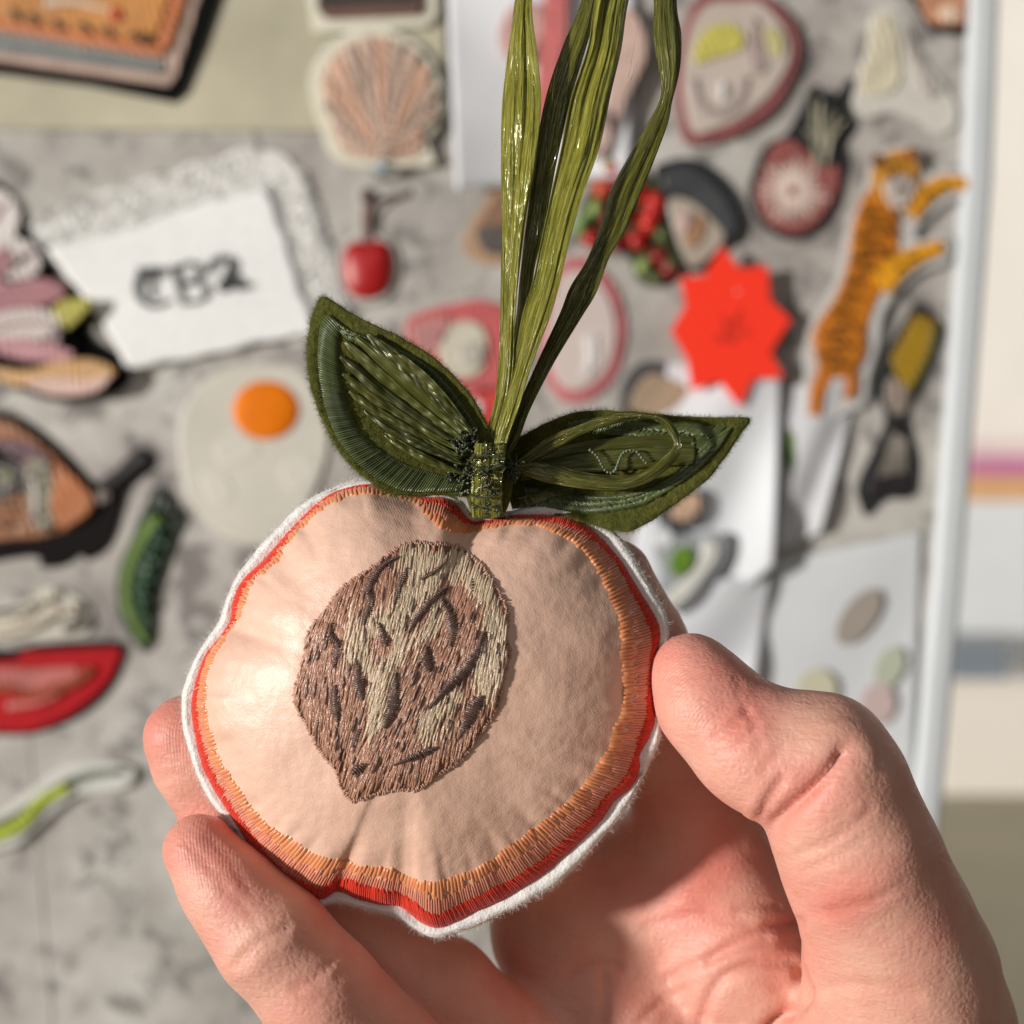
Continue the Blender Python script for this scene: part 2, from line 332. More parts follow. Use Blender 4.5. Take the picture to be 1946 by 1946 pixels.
# -- cherry
ch = patch('cherry_patch', 'single glossy red cherry patch with a forked brown stem', 'patch', (697, 500), [
    ('felt_edge', D_([(300, 900), (420, 900), (560, 920), (420, 1020), (400, 1120), (480, 1180), (510, 1300), (460, 1430), (350, 1475), (240, 1430), (195, 1300), (215, 1180), (300, 1130), (310, 1000)]), felt((188, 184, 178)), 0),
    ('stem', D_(rib([(352, 1165), (345, 1060), (365, 985)], 42, 50)), thread((128, 100, 92)), 1), ('twig', D_(rib([(355, 985), (430, 960), (540, 938)], 34, 18)), thread((120, 98, 90)), 1), ('knot', D_(ell(350, 950, 30, 40)), thread((84, 58, 56)), 2)])
def dome(name, px, h, mat, parent, lift, n=64, rings=14):
    """puffed shape: outline shrunk ring by ring over a rounded profile"""
    q = crom(px, n); c = q.mean(0); V = []
    for k in range(rings):
        r = math.cos(k / (rings - 0.5) * math.pi / 2); z = math.sin(k / (rings - 0.5) * math.pi / 2)
        p = c + (q - c) * r; V.append(P(p[:, 0], p[:, 1], YB - lift - h * z))
    V = np.concatenate(V); F = gridfaces(rings, n, True).tolist(); F.append(list(range((rings - 1) * n, rings * n)))
    return mesh(name, V, F, mat, parent)
gl = plain('cherry_red', lin((168, 12, 14)), 0.42, 0.12, 60, 0.05, 0, 0.6)
dome('fruit', D_([(350, 1170), (420, 1160), (465, 1200), (478, 1290), (455, 1390), (390, 1440), (310, 1440), (255, 1395), (232, 1300), (240, 1210), (290, 1165)]), 0.004, gl, ch, 0.0012)
# -- handkerchief with lettering
hk = patch('handkerchief', 'white lace-edged handkerchief embroidered with CBZ', 'handkerchief', (400, 520), [
    ('lace_ground', [(48, 440), (90, 412), (125, 392), (160, 388), (200, 362), (240, 358), (280, 336), (325, 332), (365, 308), (410, 306), (450, 284), (500, 284), (545, 296), (572, 340), (575, 380), (600, 415), (602, 460), (626, 500), (630, 545), (652, 585), (645, 625), (600, 642), (540, 640), (500, 400), (110, 500), (70, 490)], plain('sheer_lace', lin((226, 225, 220)), .85, .16, 240, .9), 0)], None)
a_, b_, c_, d_ = [np.array(p, float) for p in ((98, 474), (508, 354), (602, 632), (246, 704))]
sg, tg_ = np.meshgrid(np.linspace(0, 1, 40), np.linspace(0, 1, 40)); uvl = ((1 - sg) * (1 - tg_))[..., None] * a_ + (sg * (1 - tg_))[..., None] * b_ + (sg * tg_)[..., None] * c_ + ((1 - sg) * tg_)[..., None] * d_
uvl = uvl + 5 * np.stack([sines(sg * 5, tg_ * 5, 3), sines(sg * 5, tg_ * 5, 4)], -1)
lo_ = mesh('linen', P(uvl[..., 0].ravel(), uvl[..., 1].ravel(), (YB - .0022 - .0009 * (1 + sines(sg * 4, tg_ * 4, 8, 8, .6, 2.5)) * .7).ravel()), gridfaces(40, 40), plain('linen', lin((242, 242, 241)), .85, .05, 300, .5), hk)
lo_.modifiers.new('thickness', 'SOLIDIFY').thickness = .0005
def ring(cx, cy, r, w_, n=14):
    a = np.linspace(0, 2 * math.pi, n, endpoint=False); V = []
    for rr, yy in ((r, 0), (r - w_ * .5, -.0008), (r - w_, 0)):
        V.append(P(cx + rr * np.cos(a), cy + rr * np.sin(a), YB - 0.0012 + yy + RNG.normal(0, .0003)))
    return np.concatenate(V), gridfaces(3, n, True)
lv, lf, off = [], [], 0
lace_edges = [([(85, 466), (220, 420), (370, 372), (505, 335)], 60, 34), ([(525, 340), (555, 430), (585, 520), (612, 610)], 36, 26)]
for path, cnt, sp in lace_edges:              # crochet rows: a braid of small eyes, bigger shells, picots outside
    q = crom(path, 400, False); tl = np.gradient(q, axis=0); tl /= np.linalg.norm(tl, axis=1)[:, None]; on = np.stack([tl[:, 1], -tl[:, 0]], -1)
    if np.dot(on.mean(0), q.mean(0) - np.array([400, 540])) < 0: on = -on
    Lp = np.linalg.norm(np.diff(q, axis=0), axis=1).sum()
    for dist, rad_, wid, step in ((-14, 7, 5, 11), (-2, 8, 5, 13), (14, 13, 5, 21), (14, 7, 4, 21), (32, 11, 5, 18), (44, 6, 4, 10), (52, 4, 3, 8)):
        for x in np.arange(0, Lp, step):
            i = min(399, int(x / Lp * 399)); p = q[i] + on[i] * dist + RNG.normal(0, 2.2, 2); V, F = ring(p[0], p[1], rad_ * RNG.uniform(.85, 1.15), wid, 12); lv.append(V); lf.append(F + off); off += len(V)
mesh('lace_edging', np.concatenate(lv), np.concatenate(lf), paper((240, 239, 236)), hk, kind='stuff')
inkm = thread((18, 26, 30))
for stro in ([([(905, 1525), (845, 1505), (785, 1535), (762, 1600), (790, 1672), (860, 1702), (945, 1672)], 46, 18), ([(838, 1520), (842, 1600), (850, 1665)], 20, 16), ([(765, 1498), (830, 1505), (900, 1490)], 22, 12)],
             [([(958, 1478), (985, 1560), (1022, 1694)], 30, 20), ([(968, 1500), (1055, 1462), (1102, 1490), (1092, 1545), (1020, 1580)], 16, 20), ([(1020, 1580), (1112, 1572), (1146, 1622), (1112, 1670), (1015, 1688)], 18, 16)],
             [([(1160, 1520), (1180, 1462), (1240, 1432), (1285, 1468), (1268, 1530), (1225, 1610)], 18, 44), ([(1225, 1612), (1280, 1590), (1345, 1600), (1385, 1575)], 34, 14), ([(1255, 1520), (1305, 1545), (1345, 1600)], 18, 34), ([(1240, 1560), (1320, 1570)], 16, 16)]):
    V0 = None; parts = []
    for k, (pp, w0, w1) in enumerate(stro):
        ob = slab('letter', A(rib(pp, w0 * 1.12, w1 * 1.12, 18)), 0.0045 + 0.00015 * k, 0.0006, inkm, hk, n=60, bev=0.0002)
        parts.append(ob)
    # one object per letter
    me = bpy.data.meshes.new('letter'); vv, ff, of = [], [], 0
    for ob in parts:
        vv += [tuple(v_.co) for v_ in ob.data.vertices]; ff += [[i + of for i in p.vertices] for p in ob.data.polygons]; of = len(vv)
    for ob in parts: bpy.data.objects.remove(ob)
    me.from_pydata(vv, [], ff); newobj('letter', me, inkm, hk)
# -- egg
eg = patch('egg_patch', 'fried egg patch with pale white and orange yolk under the handkerchief', 'patch', (480, 850), [
    ('egg_white', B_([(1000, 620), (1060, 450), (1180, 340), (1340, 280), (1500, 270), (1680, 300), (1780, 460), (1830, 640), (1810, 830), (1740, 1000), (1620, 1180), (1480, 1270), (1330, 1260), (1200, 1190), (1080, 1060), (1010, 860)]), plain('egg_satin', lin((208, 204, 192)), 0.4, 0.08, 30, 0.1), 0, dict(bev=.001))])
dome('yolk', B_(ell(1480, 525, 185, 165)), 0.0022, plain('yolk_satin', lin((232, 122, 10)), 0.6, 0.2, 60, 0.3, 0, .15), eg, 0.0014)
for pts in ([(1200, 720), (1330, 640), (1440, 760), (1250, 840)], [(1560, 850), (1700, 770), (1770, 880), (1640, 980)], [(1120, 900), (1250, 880), (1300, 1010), (1190, 1060)]): slab('satin_glare', B_(pts), .0013, .0004, plain('egg_glare', lin((213, 209, 198)), .4, .06, 30), eg, bev=.0008)  # slightly lighter pieces paint glare onto the folds of the egg white
# -- pea pod
pp = patch('pea_pod_patch', 'slender dark green pea pod patch hanging below the fruit patch stalk', 'patch', (270, 1085), [
    ('felt_edge', B_([(880, 950), (960, 1010), (1030, 1130), (980, 1260), (930, 1420), (880, 1580), (870, 1760), (820, 1870), (750, 1820), (680, 1700), (650, 1560), (665, 1400), (720, 1260), (780, 1120), (830, 1010)]), felt((58, 66, 56)), 0),
    ('pod', B_([(880, 1060), (930, 1140), (930, 1260), (880, 1420), (850, 1600), (850, 1740), (815, 1830), (760, 1770), (700, 1660), (680, 1540), (700, 1400), (760, 1280), (830, 1130)]), thread((34, 62, 34), .4), 1),
    ('pod_edge', B_(rib([(890, 1090), (830, 1180), (745, 1330), (705, 1480), (715, 1630), (770, 1740), (815, 1815)], 62, 34, 24)), thread((112, 142, 62), .7), 2),
    ('calyx', B_([(890, 960), (930, 1030), (1010, 1130), (930, 1110), (880, 1070), (810, 1120), (840, 1030)]), thread((40, 56, 36)), 2)])
for x, yv in ((880, 1210), (850, 1310), (820, 1420), (800, 1520), (800, 1620)): dome('pea', B_(ell(x, yv, 34, 44)), 0.0025, thread((28, 70, 44)), pp, 0.0022, 24, 6)
# -- magnolia
mg = patch('magnolia_patch', 'pink and white magnolia blossom patch with yellow bud and black felt edge', 'patch', (90, 560), [
    ('felt_edge', A([(-600, 900), (-100, 980), (40, 1050), (110, 1160), (170, 1260), (290, 1410), (310, 1510), (420, 1600), (560, 1660), (570, 1720), (490, 1850), (640, 1960), (730, 2080), (690, 2160), (560, 2220), (400, 2245), (180, 2200), (-20, 2120), (-600, 2000)]), felt(BLK), 0),
    ('white_petal', A(ell(-60, 1230, 170, 190, .5, 18, .03, 1)), thread((216, 208, 204)), 1), ('blush_vein', A(rib([(-150, 1330), (-40, 1220), (40, 1120)], 50, 16)), thread((196, 168, 168)), 2),
    ('white_petal', A(ell(90, 1440, 150, 118, .4, 18, .03, 2)), thread((210, 200, 196), .5), 3), ('rose_heart', A(ell(0, 1470, 58, 96, .4)), thread((160, 104, 110)), 4), ('blush_vein', A(rib([(40, 1500), (120, 1430), (190, 1400)], 40, 14)), thread((190, 160, 160)), 4),
    ('pink_petal', A([(-120, 1690), (0, 1600), (170, 1552), (310, 1562), (372, 1610), (330, 1672), (190, 1715), (20, 1760)]), thread((170, 116, 122), .9), 5), ('pink_petal', A(ell(-70, 1640, 120, 70, -.5)), thread((190, 150, 150)), 4),
    ('white_petal', A(ell(110, 1820, 240, 105, -.12, 18, .04, 3)), thread((202, 190, 184), .4), 6), ('blush_vein', A(rib([(-60, 1840), (100, 1800), (290, 1790)], 34, 14)), thread((180, 150, 150)), 7), ('lilac_fleck', A(ell(310, 1870, 36, 44)), thread((140, 116, 122)), 7),
    ('pink_petal', A(ell(180, 1950, 235, 62, .12, 18, .04, 4)), thread((186, 128, 134), .2), 7),
    ('yellow_bud', A([(300, 1720), (360, 1670), (500, 1660), (500, 1710), (440, 1780), (380, 1830), (330, 1780)]), thread((176, 168, 48), .3), 8),
    ('ochre_leaf', A([(-40, 2040), (150, 2060), (330, 2010), (520, 2000), (650, 2070), (520, 2130), (300, 2110), (100, 2150), (-40, 2090)]), thread((196, 150, 90), .1), 8),
    ('blush_leaf', A([(140, 2130), (300, 2100), (500, 2110), (620, 2080), (560, 2170), (420, 2205), (250, 2190)]), thread((214, 178, 164), .1), 9)])
# -- fruit with a stalk
patch('cut_fruit_patch', 'orange brown cut fruit patch with thick black stalk and frayed black edge', 'patch', (110, 940), [
    ('felt_edge', B_([(-500, 480), (0, 530), (140, 580), (300, 700), (430, 830), (520, 930), (600, 900), (700, 800), (790, 730), (860, 790), (840, 850), (720, 960), (680, 1080), (620, 1260), (500, 1360), (440, 1330), (360, 1390), (220, 1400), (180, 1340), (-500, 1340)]), felt((30, 26, 26)), 0),
    ('flesh', B_([(-500, 560), (0, 580), (140, 640), (290, 760), (420, 880), (510, 980), (525, 1060), (440, 1160), (300, 1215), (120, 1240), (-500, 1240)]), thread((148, 90, 44), .4), 1),
    ('plum_band', B_([(-500, 680), (60, 690), (200, 730), (300, 830), (270, 900), (120, 830), (-500, 800)]), thread((112, 84, 92), .8), 2), ('dark_core', B_([(-300, 720), (60, 760), (140, 900), (90, 1010), (-300, 1040)]), thread((58, 44, 40)), 2),
    ('pale_seeds', B_([(150, 830), (240, 800), (300, 930), (290, 1080), (300, 1180), (210, 1190), (160, 1030)]), thread((152, 146, 126), .6), 3), ('white_fleck', B_(rib([(170, 860), (200, 980), (190, 1160)], 30, 22)), thread((206, 200, 196)), 4),
    ('orange_skin', B_([(310, 810), (420, 900), (500, 990), (515, 1070), (440, 1140), (340, 1180), (290, 1080), (300, 930)]), thread((176, 98, 36), .3), 3), ('green_fleck', B_(ell(30, 880, 50, 40)), thread((128, 132, 92)), 3),
    ('stalk', B_(rib([(560, 960), (680, 870), (800, 780)], 70, 60)), thread((40, 34, 34), .7), 1), ('bead', B_(ell(575, 1005, 40, 40)), thread((110, 96, 90)), 2)])
cf_ = [o_ for o_ in bpy.data.objects if o_.name == 'cut_fruit_patch'][0]
for k in range(26):
    x_, y_2 = RNG.uniform(-20, 280), RNG.uniform(760, 1190); dome('seed', B_(ell(x_, y_2, RNG.uniform(10, 22), RNG.uniform(8, 14), RNG.random() * 3)), .0012, thread([(206, 200, 190), (46, 34, 32), (120, 74, 60), (150, 140, 110)][k % 4]), cf_, .0048, 16, 4)
# -- garlic, tomato, asparagus
ga = patch('spring_onion_patch', 'cream white spring onion bundle patch resting above the tomato slice', 'patch', (70, 1165), [
    ('felt_edge', B_([(-500, 1640), (120, 1590), (260, 1510), (400, 1540), (510, 1640), (500, 1760), (380, 1790), (200, 1800), (-500, 1880)]), felt((206, 202, 190)), 0)])
for k, (pts, w0, w1, cc) in enumerate([([(-400, 1760), (60, 1690), (240, 1570), (330, 1540)], 90, 50, (214, 206, 188)), ([(-400, 1820), (120, 1740), (330, 1640), (440, 1630)], 80, 50, (196, 186, 168)), ([(-300, 1700), (40, 1660), (180, 1600)], 60, 30, (224, 218, 204)), ([(210, 1580), (300, 1600), (460, 1690)], 34, 24, (150, 136, 124)), ([(360, 1740), (430, 1720), (470, 1680)], 44, 26, (138, 122, 112))]):
    slab('stem', B_(rib(pts, w0, w1, 18)), 0.0012 + .0008 * (k % 3), .0022, thread(cc, .2 * k), ga, bev=.001)
patch('tomato_patch', 'red tomato slice patch with glossy rim and black felt edge', 'patch', (90, 1300), [
    ('felt_edge', C_([(-700, 90), (60, 85), (180, 60), (420, 45), (600, 50), (615, 110), (570, 240), (470, 360), (330, 450), (180, 500), (0, 510), (-700, 480)]), felt((34, 30, 30)), 0),
    ('red_flesh', C_([(-700, 150), (40, 140), (110, 100), (300, 90), (585, 80), (580, 150), (530, 250), (430, 350), (290, 440), (140, 490), (0, 490), (-700, 460)]), plain('tomato_satin', lin((176, 24, 32)), 0.35, 0.15, 60, 0.2), 1),
    ('pink_core', C_([(-700, 180), (20, 175), (160, 180), (330, 170), (400, 180), (370, 230), (250, 270), (90, 290), (-700, 290)]), thread((182, 92, 84), .2), 2),
    ('seed_line', C_(rib([(-600, 270), (20, 280), (130, 305), (280, 285), (400, 230), (450, 180)], 44, 40, 24)), thread((150, 62, 22), .6), 3), ('pale_vein', C_(rib([(40, 365), (180, 350), (290, 310)], 40, 18)), thread((196, 108, 98)), 3)])
patch('asparagus_patch', 'lime green asparagus patch with white felt edge low on the board', 'patch', (110, 1520), [
    ('felt_edge', C_([(-300, 960), (0, 880), (120, 810), (260, 700), (400, 645), (550, 635), (650, 660), (680, 700), (620, 770), (480, 790), (380, 810), (260, 900), (150, 1000), (60, 1060), (-300, 1130)]), felt((214, 214, 208)), 0, dict(th=.003)),
    ('dark_stalk', C_(rib([(-250, 1030), (0, 970), (140, 890), (300, 770), (430, 710), (600, 690)], 110, 30, 24)), thread((84, 84, 44)), 3),
    ('lime_tip', C_(rib([(-250, 1060), (20, 990), (120, 930), (200, 840), (330, 770)], 74, 40, 20)), thread((176, 192, 48), .6), 4), ('pale_end', C_(rib([(350, 735), (450, 705), (590, 690)], 44, 20)), thread((112, 124, 106)), 4)])
# -- pink things behind the leaves
patch('oyster_patch', 'pink rimmed oyster shell patch with pale grey centre above the left leaf', 'patch', (865, 650), [
    ('pink_rim', D_([(540, 1560), (640, 1500), (760, 1470), (900, 1450), (1020, 1500), (1060, 1640), (1040, 1800), (940, 1900), (800, 1880), (680, 1800), (560, 1720)]), thread((198, 92, 92), .2), 0),
    ('blush', D_([(560, 1590), (680, 1530), (760, 1560), (700, 1680), (620, 1720)]), thread((190, 130, 126)), 1), ('pearl', D_([(700, 1640), (780, 1560), (880, 1560), (930, 1640), (910, 1780), (820, 1830), (720, 1790)]), plain('pearl_satin', lin((204, 198, 180)), 0.35), 1),
    ('grey_centre', D_(ell(850, 1710, 58, 66)), plain('pearl_grey', lin((188, 182, 172)), 0.35), 2)])
patch('red_bead_patch', 'small red patch with white dot behind the raffia knot', 'patch', (905, 780), [('red', [(885, 760), (920, 735), (955, 750), (960, 800), (930, 830), (895, 810)], thread((214, 58, 56)), 0), ('dot', ell(905, 775, 14, 16), thread((230, 214, 210)), 1)])
patch('oval_shell_patch', 'pale oval shell patch with thin pink rim right of the raffia loop', 'patch', (1110, 630), [
    ('pink_rim', [(1085, 490), (1130, 500), (1175, 560), (1188, 640), (1165, 720), (1110, 765), (1060, 755), (1030, 690), (1030, 590), (1050, 520)], thread((196, 112, 116)), 0),
    ('pale_shell', [(1085, 515), (1125, 525), (1160, 575), (1170, 640), (1150, 705), (1105, 740), (1065, 730), (1045, 680), (1045, 600), (1060, 540)], plain('shell_satin', lin((206, 192, 186)), 0.4, .08, 40), 1),
    ('white_gleam', rib([(1120, 640), (1125, 680), (1110, 715)], 26, 14), thread((230, 224, 220)), 2)])
patch('ribbon_patch', 'coral and blush ribbon patch inside the white paper bag', 'patch', (1090, 110), [
    ('coral_ribbon', [(1050, -120), (1090, -120), (1075, 60), (1060, 150), (1040, 250), (1015, 230), (1025, 100)], thread((212, 116, 114)), 3), ('coral_spot', ell(990, 60, 40, 60, .3), thread((214, 170, 164)), 3),
    ('blush_ribbon', [(1180, 20), (1215, 40), (1225, 110), (1195, 180), (1165, 250), (1150, 230), (1160, 130)], thread((206, 176, 164)), 3), ('pink_ribbon', [(1120, 240), (1150, 200), (1170, 230), (1150, 290), (1125, 300)], thread((210, 180, 174)), 3)], z=0.0035)
patch('brown_felt_patch', 'tan wooden-looking patch with charcoal inset left of the raffia', 'patch', (930, 430), [
    ('tan_felt', D_([(1010, 850), (930, 960), (850, 1080), (810, 1170), (840, 1240), (930, 1280), (1040, 1270), (1120, 1100), (1100, 930)]), felt((176, 146, 118)), 0),
    ('brown_face', D_([(1010, 890), (940, 1000), (880, 1110), (900, 1170), (1000, 1180), (1080, 1050)]), thread((140, 104, 80)), 1), ('charcoal_inset', D_([(880, 1110), (1000, 1090), (1060, 1150), (1020, 1220), (920, 1215)]), thread((86, 80, 76)), 2)])
# -- heart
patch('heart_patch', 'pale heart patch with burgundy rim and yellow swatches', 'patch', (1390, 130), [
    ('burgundy_rim', E_([(520, 120), (560, 20), (640, -60), (740, -40), (830, -30), (930, 40), (990, 130), (1000, 240), (950, 370), (880, 470), (780, 540), (640, 590), (550, 600), (510, 560), (490, 440), (480, 300)]), thread((146, 82, 82), .3), 1),
    ('pale_heart', E_([(550, 130), (600, 40), (660, 10), (740, 10), (830, 10), (910, 80), (955, 160), (960, 250), (910, 350), (840, 430), (740, 500), (640, 540), (570, 555), (535, 470), (520, 300)]), plain('heart_satin', lin((192, 180, 170)), 0.35, 0.1, 30, 0.1), 2),
    ('yellow_spot', E_([(570, 260), (580, 170), (640, 110), (720, 100), (770, 150), (750, 210), (660, 240)]), thread((206, 196, 96), .4), 3), ('yellow_fleck', E_([(880, 110), (930, 150), (930, 220), (890, 230), (860, 150)]), thread((190, 184, 128)), 3),
    ('mauve_shade', E_([(790, 150), (820, 70), (850, 180), (860, 290), (810, 300), (780, 230)]), thread((168, 150, 144)), 3), ('mauve_bowl', E_(rib([(560, 330), (590, 430), (670, 470), (750, 420), (780, 320)], 34, 30, 20)), thread((166, 150, 146)), 3), ('white_gleam', E_(ell(682, 375, 12, 36)), thread((236, 236, 236)), 4)], z=0.001)
# -- radish on black felt
rd = patch('radish_patch', 'round pink radish patch with white rays and spiky black felt crown', 'patch', (1510, 330), [
    ('felt_edge', E_([(820, 680), (860, 600), (940, 560), (990, 480), (1030, 390), (1070, 350), (1090, 390), (1130, 370), (1150, 400), (1210, 320), (1225, 360), (1200, 440), (1235, 520), (1190, 600), (1200, 680), (1180, 800), (1140, 900), (1070, 970), (980, 1000), (890, 970), (820, 900), (790, 800)]), felt((40, 42, 44)), 0),
    ('root', E_([(850, 700), (880, 620), (930, 580), (990, 590), (1040, 640), (1110, 690), (1165, 690), (1160, 780), (1110, 880), (1050, 945), (970, 970), (880, 930), (830, 850), (825, 770)]), thread((150, 84, 78)), 1)])
for k in range(26):
    a = k / 26 * 2 * math.pi; r0 = 20; r1 = RNG.uniform(110, 168) * (0.95 if abs(math.sin(a)) > .5 else .9)
    slab('ray', E_(rib([(975 + r0 * math.cos(a), 790 + r0 * math.sin(a)), (975 + r1 * math.cos(a), 790 + r1 * math.sin(a))], 14, 11, 4)), .0022 + .0001 * (k % 3), .0006, thread((226, 204, 192)), rd, sharp=True, bev=.0001)
for k, (x, yv) in enumerate([(1050, 400), (1090, 420), (1130, 440), (1160, 470), (1190, 500), (1040, 470), (1020, 540)]):
    slab('stem', E_(rib([(1075 + 6 * k, 690), ((1080 + x) / 2, 570), (x, yv)], 30, 8, 10)), .0022 + .0002 * (k % 3), .0008, thread([(150, 146, 124), (178, 172, 150), (110, 108, 92)][k % 3]), rd, bev=.0002)
# -- white bag, red-black corner patch
patch('cream_triangle_patch', 'cream folded triangle patch with white wavy felt edge near the frame', 'patch', (1700, 140), [
    ('felt_edge', E_([(1300, 60), (1370, 20), (1430, 60), (1500, 220), (1580, 330), (1650, 440), (1640, 530), (1570, 560), (1480, 500), (1380, 470), (1280, 490), (1220, 430), (1240, 330), (1280, 200)]), felt((204, 201, 192)), 0),
    ('cream_face', E_([(1310, 90), (1370, 60), (1410, 160), (1420, 300), (1390, 380), (1300, 400), (1250, 360), (1280, 230)]), thread((212, 204, 178), .2), 1), ('grey_fold', E_(rib([(1420, 120), (1480, 260), (1560, 400)], 30, 60)), thread((184, 176, 168)), 1)])
patch('corner_patch', 'salmon coloured patch with black felt edge at the top of the frame', 'patch', (1795, 20), [
    ('felt_edge', E_([(1440, -60), (1470, 20), (1530, 110), (1560, 135), (1690, 145), (1712, 90), (1700, -100), (1440, -120)]), felt((34, 36, 36)), 0), ('salmon_face', E_([(1480, -60), (1500, 20), (1545, 95), (1670, 105), (1685, 60), (1670, -100), (1490, -100)]), thread((196, 140, 108)), 1), ('pale_gleam', E_(ell(1620, 60, 44, 36, .4)), thread((222, 194, 172)), 2)])
# -- berry wreath and mussel
wr = patch('berry_patch', 'cluster of beaded red berries and light green leaves behind the raffia', 'patch', (1200, 430), [
    ('felt_edge', E_([(190, 660), (290, 660), (380, 720), (440, 800), (450, 920), (500, 1030), (490, 1130), (400, 1190), (330, 1160), (280, 1060), (130, 1030), (60, 960), (90, 860), (140, 760)]), felt((62, 66, 44)), 0)])
bc = [(176, 26, 22), (200, 40, 30), (128, 16, 16), (196, 80, 50)]; gc = [(146, 166, 96), (120, 150, 92), (92, 104, 60)]
spots = [(230, 690, 0), (180, 780, 3), (260, 760, 2), (330, 800, 0), (400, 830, 1), (370, 930, 1), (330, 1000, 0), (140, 980, 0), (220, 900, 2), (420, 1060, 2), (450, 1110, 2), (390, 880, 0), (290, 880, 0), (240, 1000, 2),
         (210, 670, 4), (160, 860, 4), (100, 950, 5), (360, 1100, 4), (440, 980, 6), (120, 900, 5), (400, 1160, 6), (470, 1090, 6), (300, 700, 6)]
for x, yv, k in spots:
    c = bc[k] if k < 4 else gc[k - 4]
    dome('berry' if k < 4 else 'leaf', E_(ell(x + RNG.normal(0, 5), yv + RNG.normal(0, 5), 46 if k < 4 else 40, 40 if k < 4 else 30, RNG.random() * 3)), .004, plain('bead_red' if k < 4 else 'bead_green', lin(c), .25, .15, 200, .2, 0, .6), wr, .0014, 24, 6)
patch('mussel_patch', 'open black mussel shell patch with pearly inside behind the red star', 'patch', (1320, 400), [
    ('felt_edge', E_([(400, 700), (470, 665), (560, 660), (660, 720), (740, 820), (770, 910), (750, 1000), (700, 1020), (640, 1090), (560, 1130), (510, 1080), (470, 940), (440, 800)]), felt((44, 46, 48)), 0),
    ('shell_back', E_([(440, 720), (540, 690), (640, 760), (710, 850), (740, 940), (710, 980), (620, 880), (540, 820), (450, 790)]), plain('shell_black', lin((70, 72, 74)), .35, .3, 80, .3), 1),
    ('pearl_inside', E_([(460, 830), (540, 830), (620, 890), (690, 980), (640, 1060), (560, 1110), (520, 1060), (480, 950)]), plain('pearl_inner', lin((176, 164, 150)), .3, .1, 60), 1), ('copper_fleck', E_(ell(570, 960, 36, 70, .4)), thread((170, 128, 96)), 2), ('rose_fleck', E_(ell(525, 920, 26, 50, .2)), thread((196, 166, 160)), 3)], z=0.0012)
# -- star price tag
st = thing('star_price_tag', 'bright orange red star-shaped paper price tag with scribbled ink', 'price tag', at(1395, 625))
tips = E_([(680, 1020), (870, 1100), (968, 1325)]) + F_([(795, 285), (590, 418), (372, 345)]) + E_([(468, 1370), (505, 1150)])
vals_ = E_([(755, 1115), (880, 1245)]) + F_([(735, 165), (655, 290), (500, 300), (352, 200)]) + E_([(530, 1265), (610, 1140)])
sp = []
for a, b in zip(tips, vals_): sp += [a, b]
neon, t_, b_ = nt('neon_card'); b_.inputs['Base Color'].default_value = (1.0, 0.048, 0.022, 1); b_.inputs['Roughness'].default_value = .8; b_.inputs['Specular IOR Level'].default_value = .15
nz = noise(t_, 400, 3, coord(t_)); bump(t_, b_, nz.outputs['Fac'], .1, .0003)
slab('card', sp, .0072, .0006, neon, st, sharp=True, bev=.0002); slab('pin', ell(1395, 560, 5, 5), 0.0002, .0077, WHITEP, st, n=16)
tagm = thread((150, 40, 30))
for pts in ([(680, 1310), (700, 1360), (715, 1420)], [(760, 1280), (735, 1340), (728, 1430)], [(690, 1360), (730, 1330), (780, 1340)], [(650, 1400), (680, 1385), (690, 1405), (660, 1420)], [(750, 1380), (790, 1370), (780, 1400)]):
    slab('scribble', E_(rib(pts, 7, 5, 10)), .0079, .0003, tagm, st, n=40, bev=.0001)
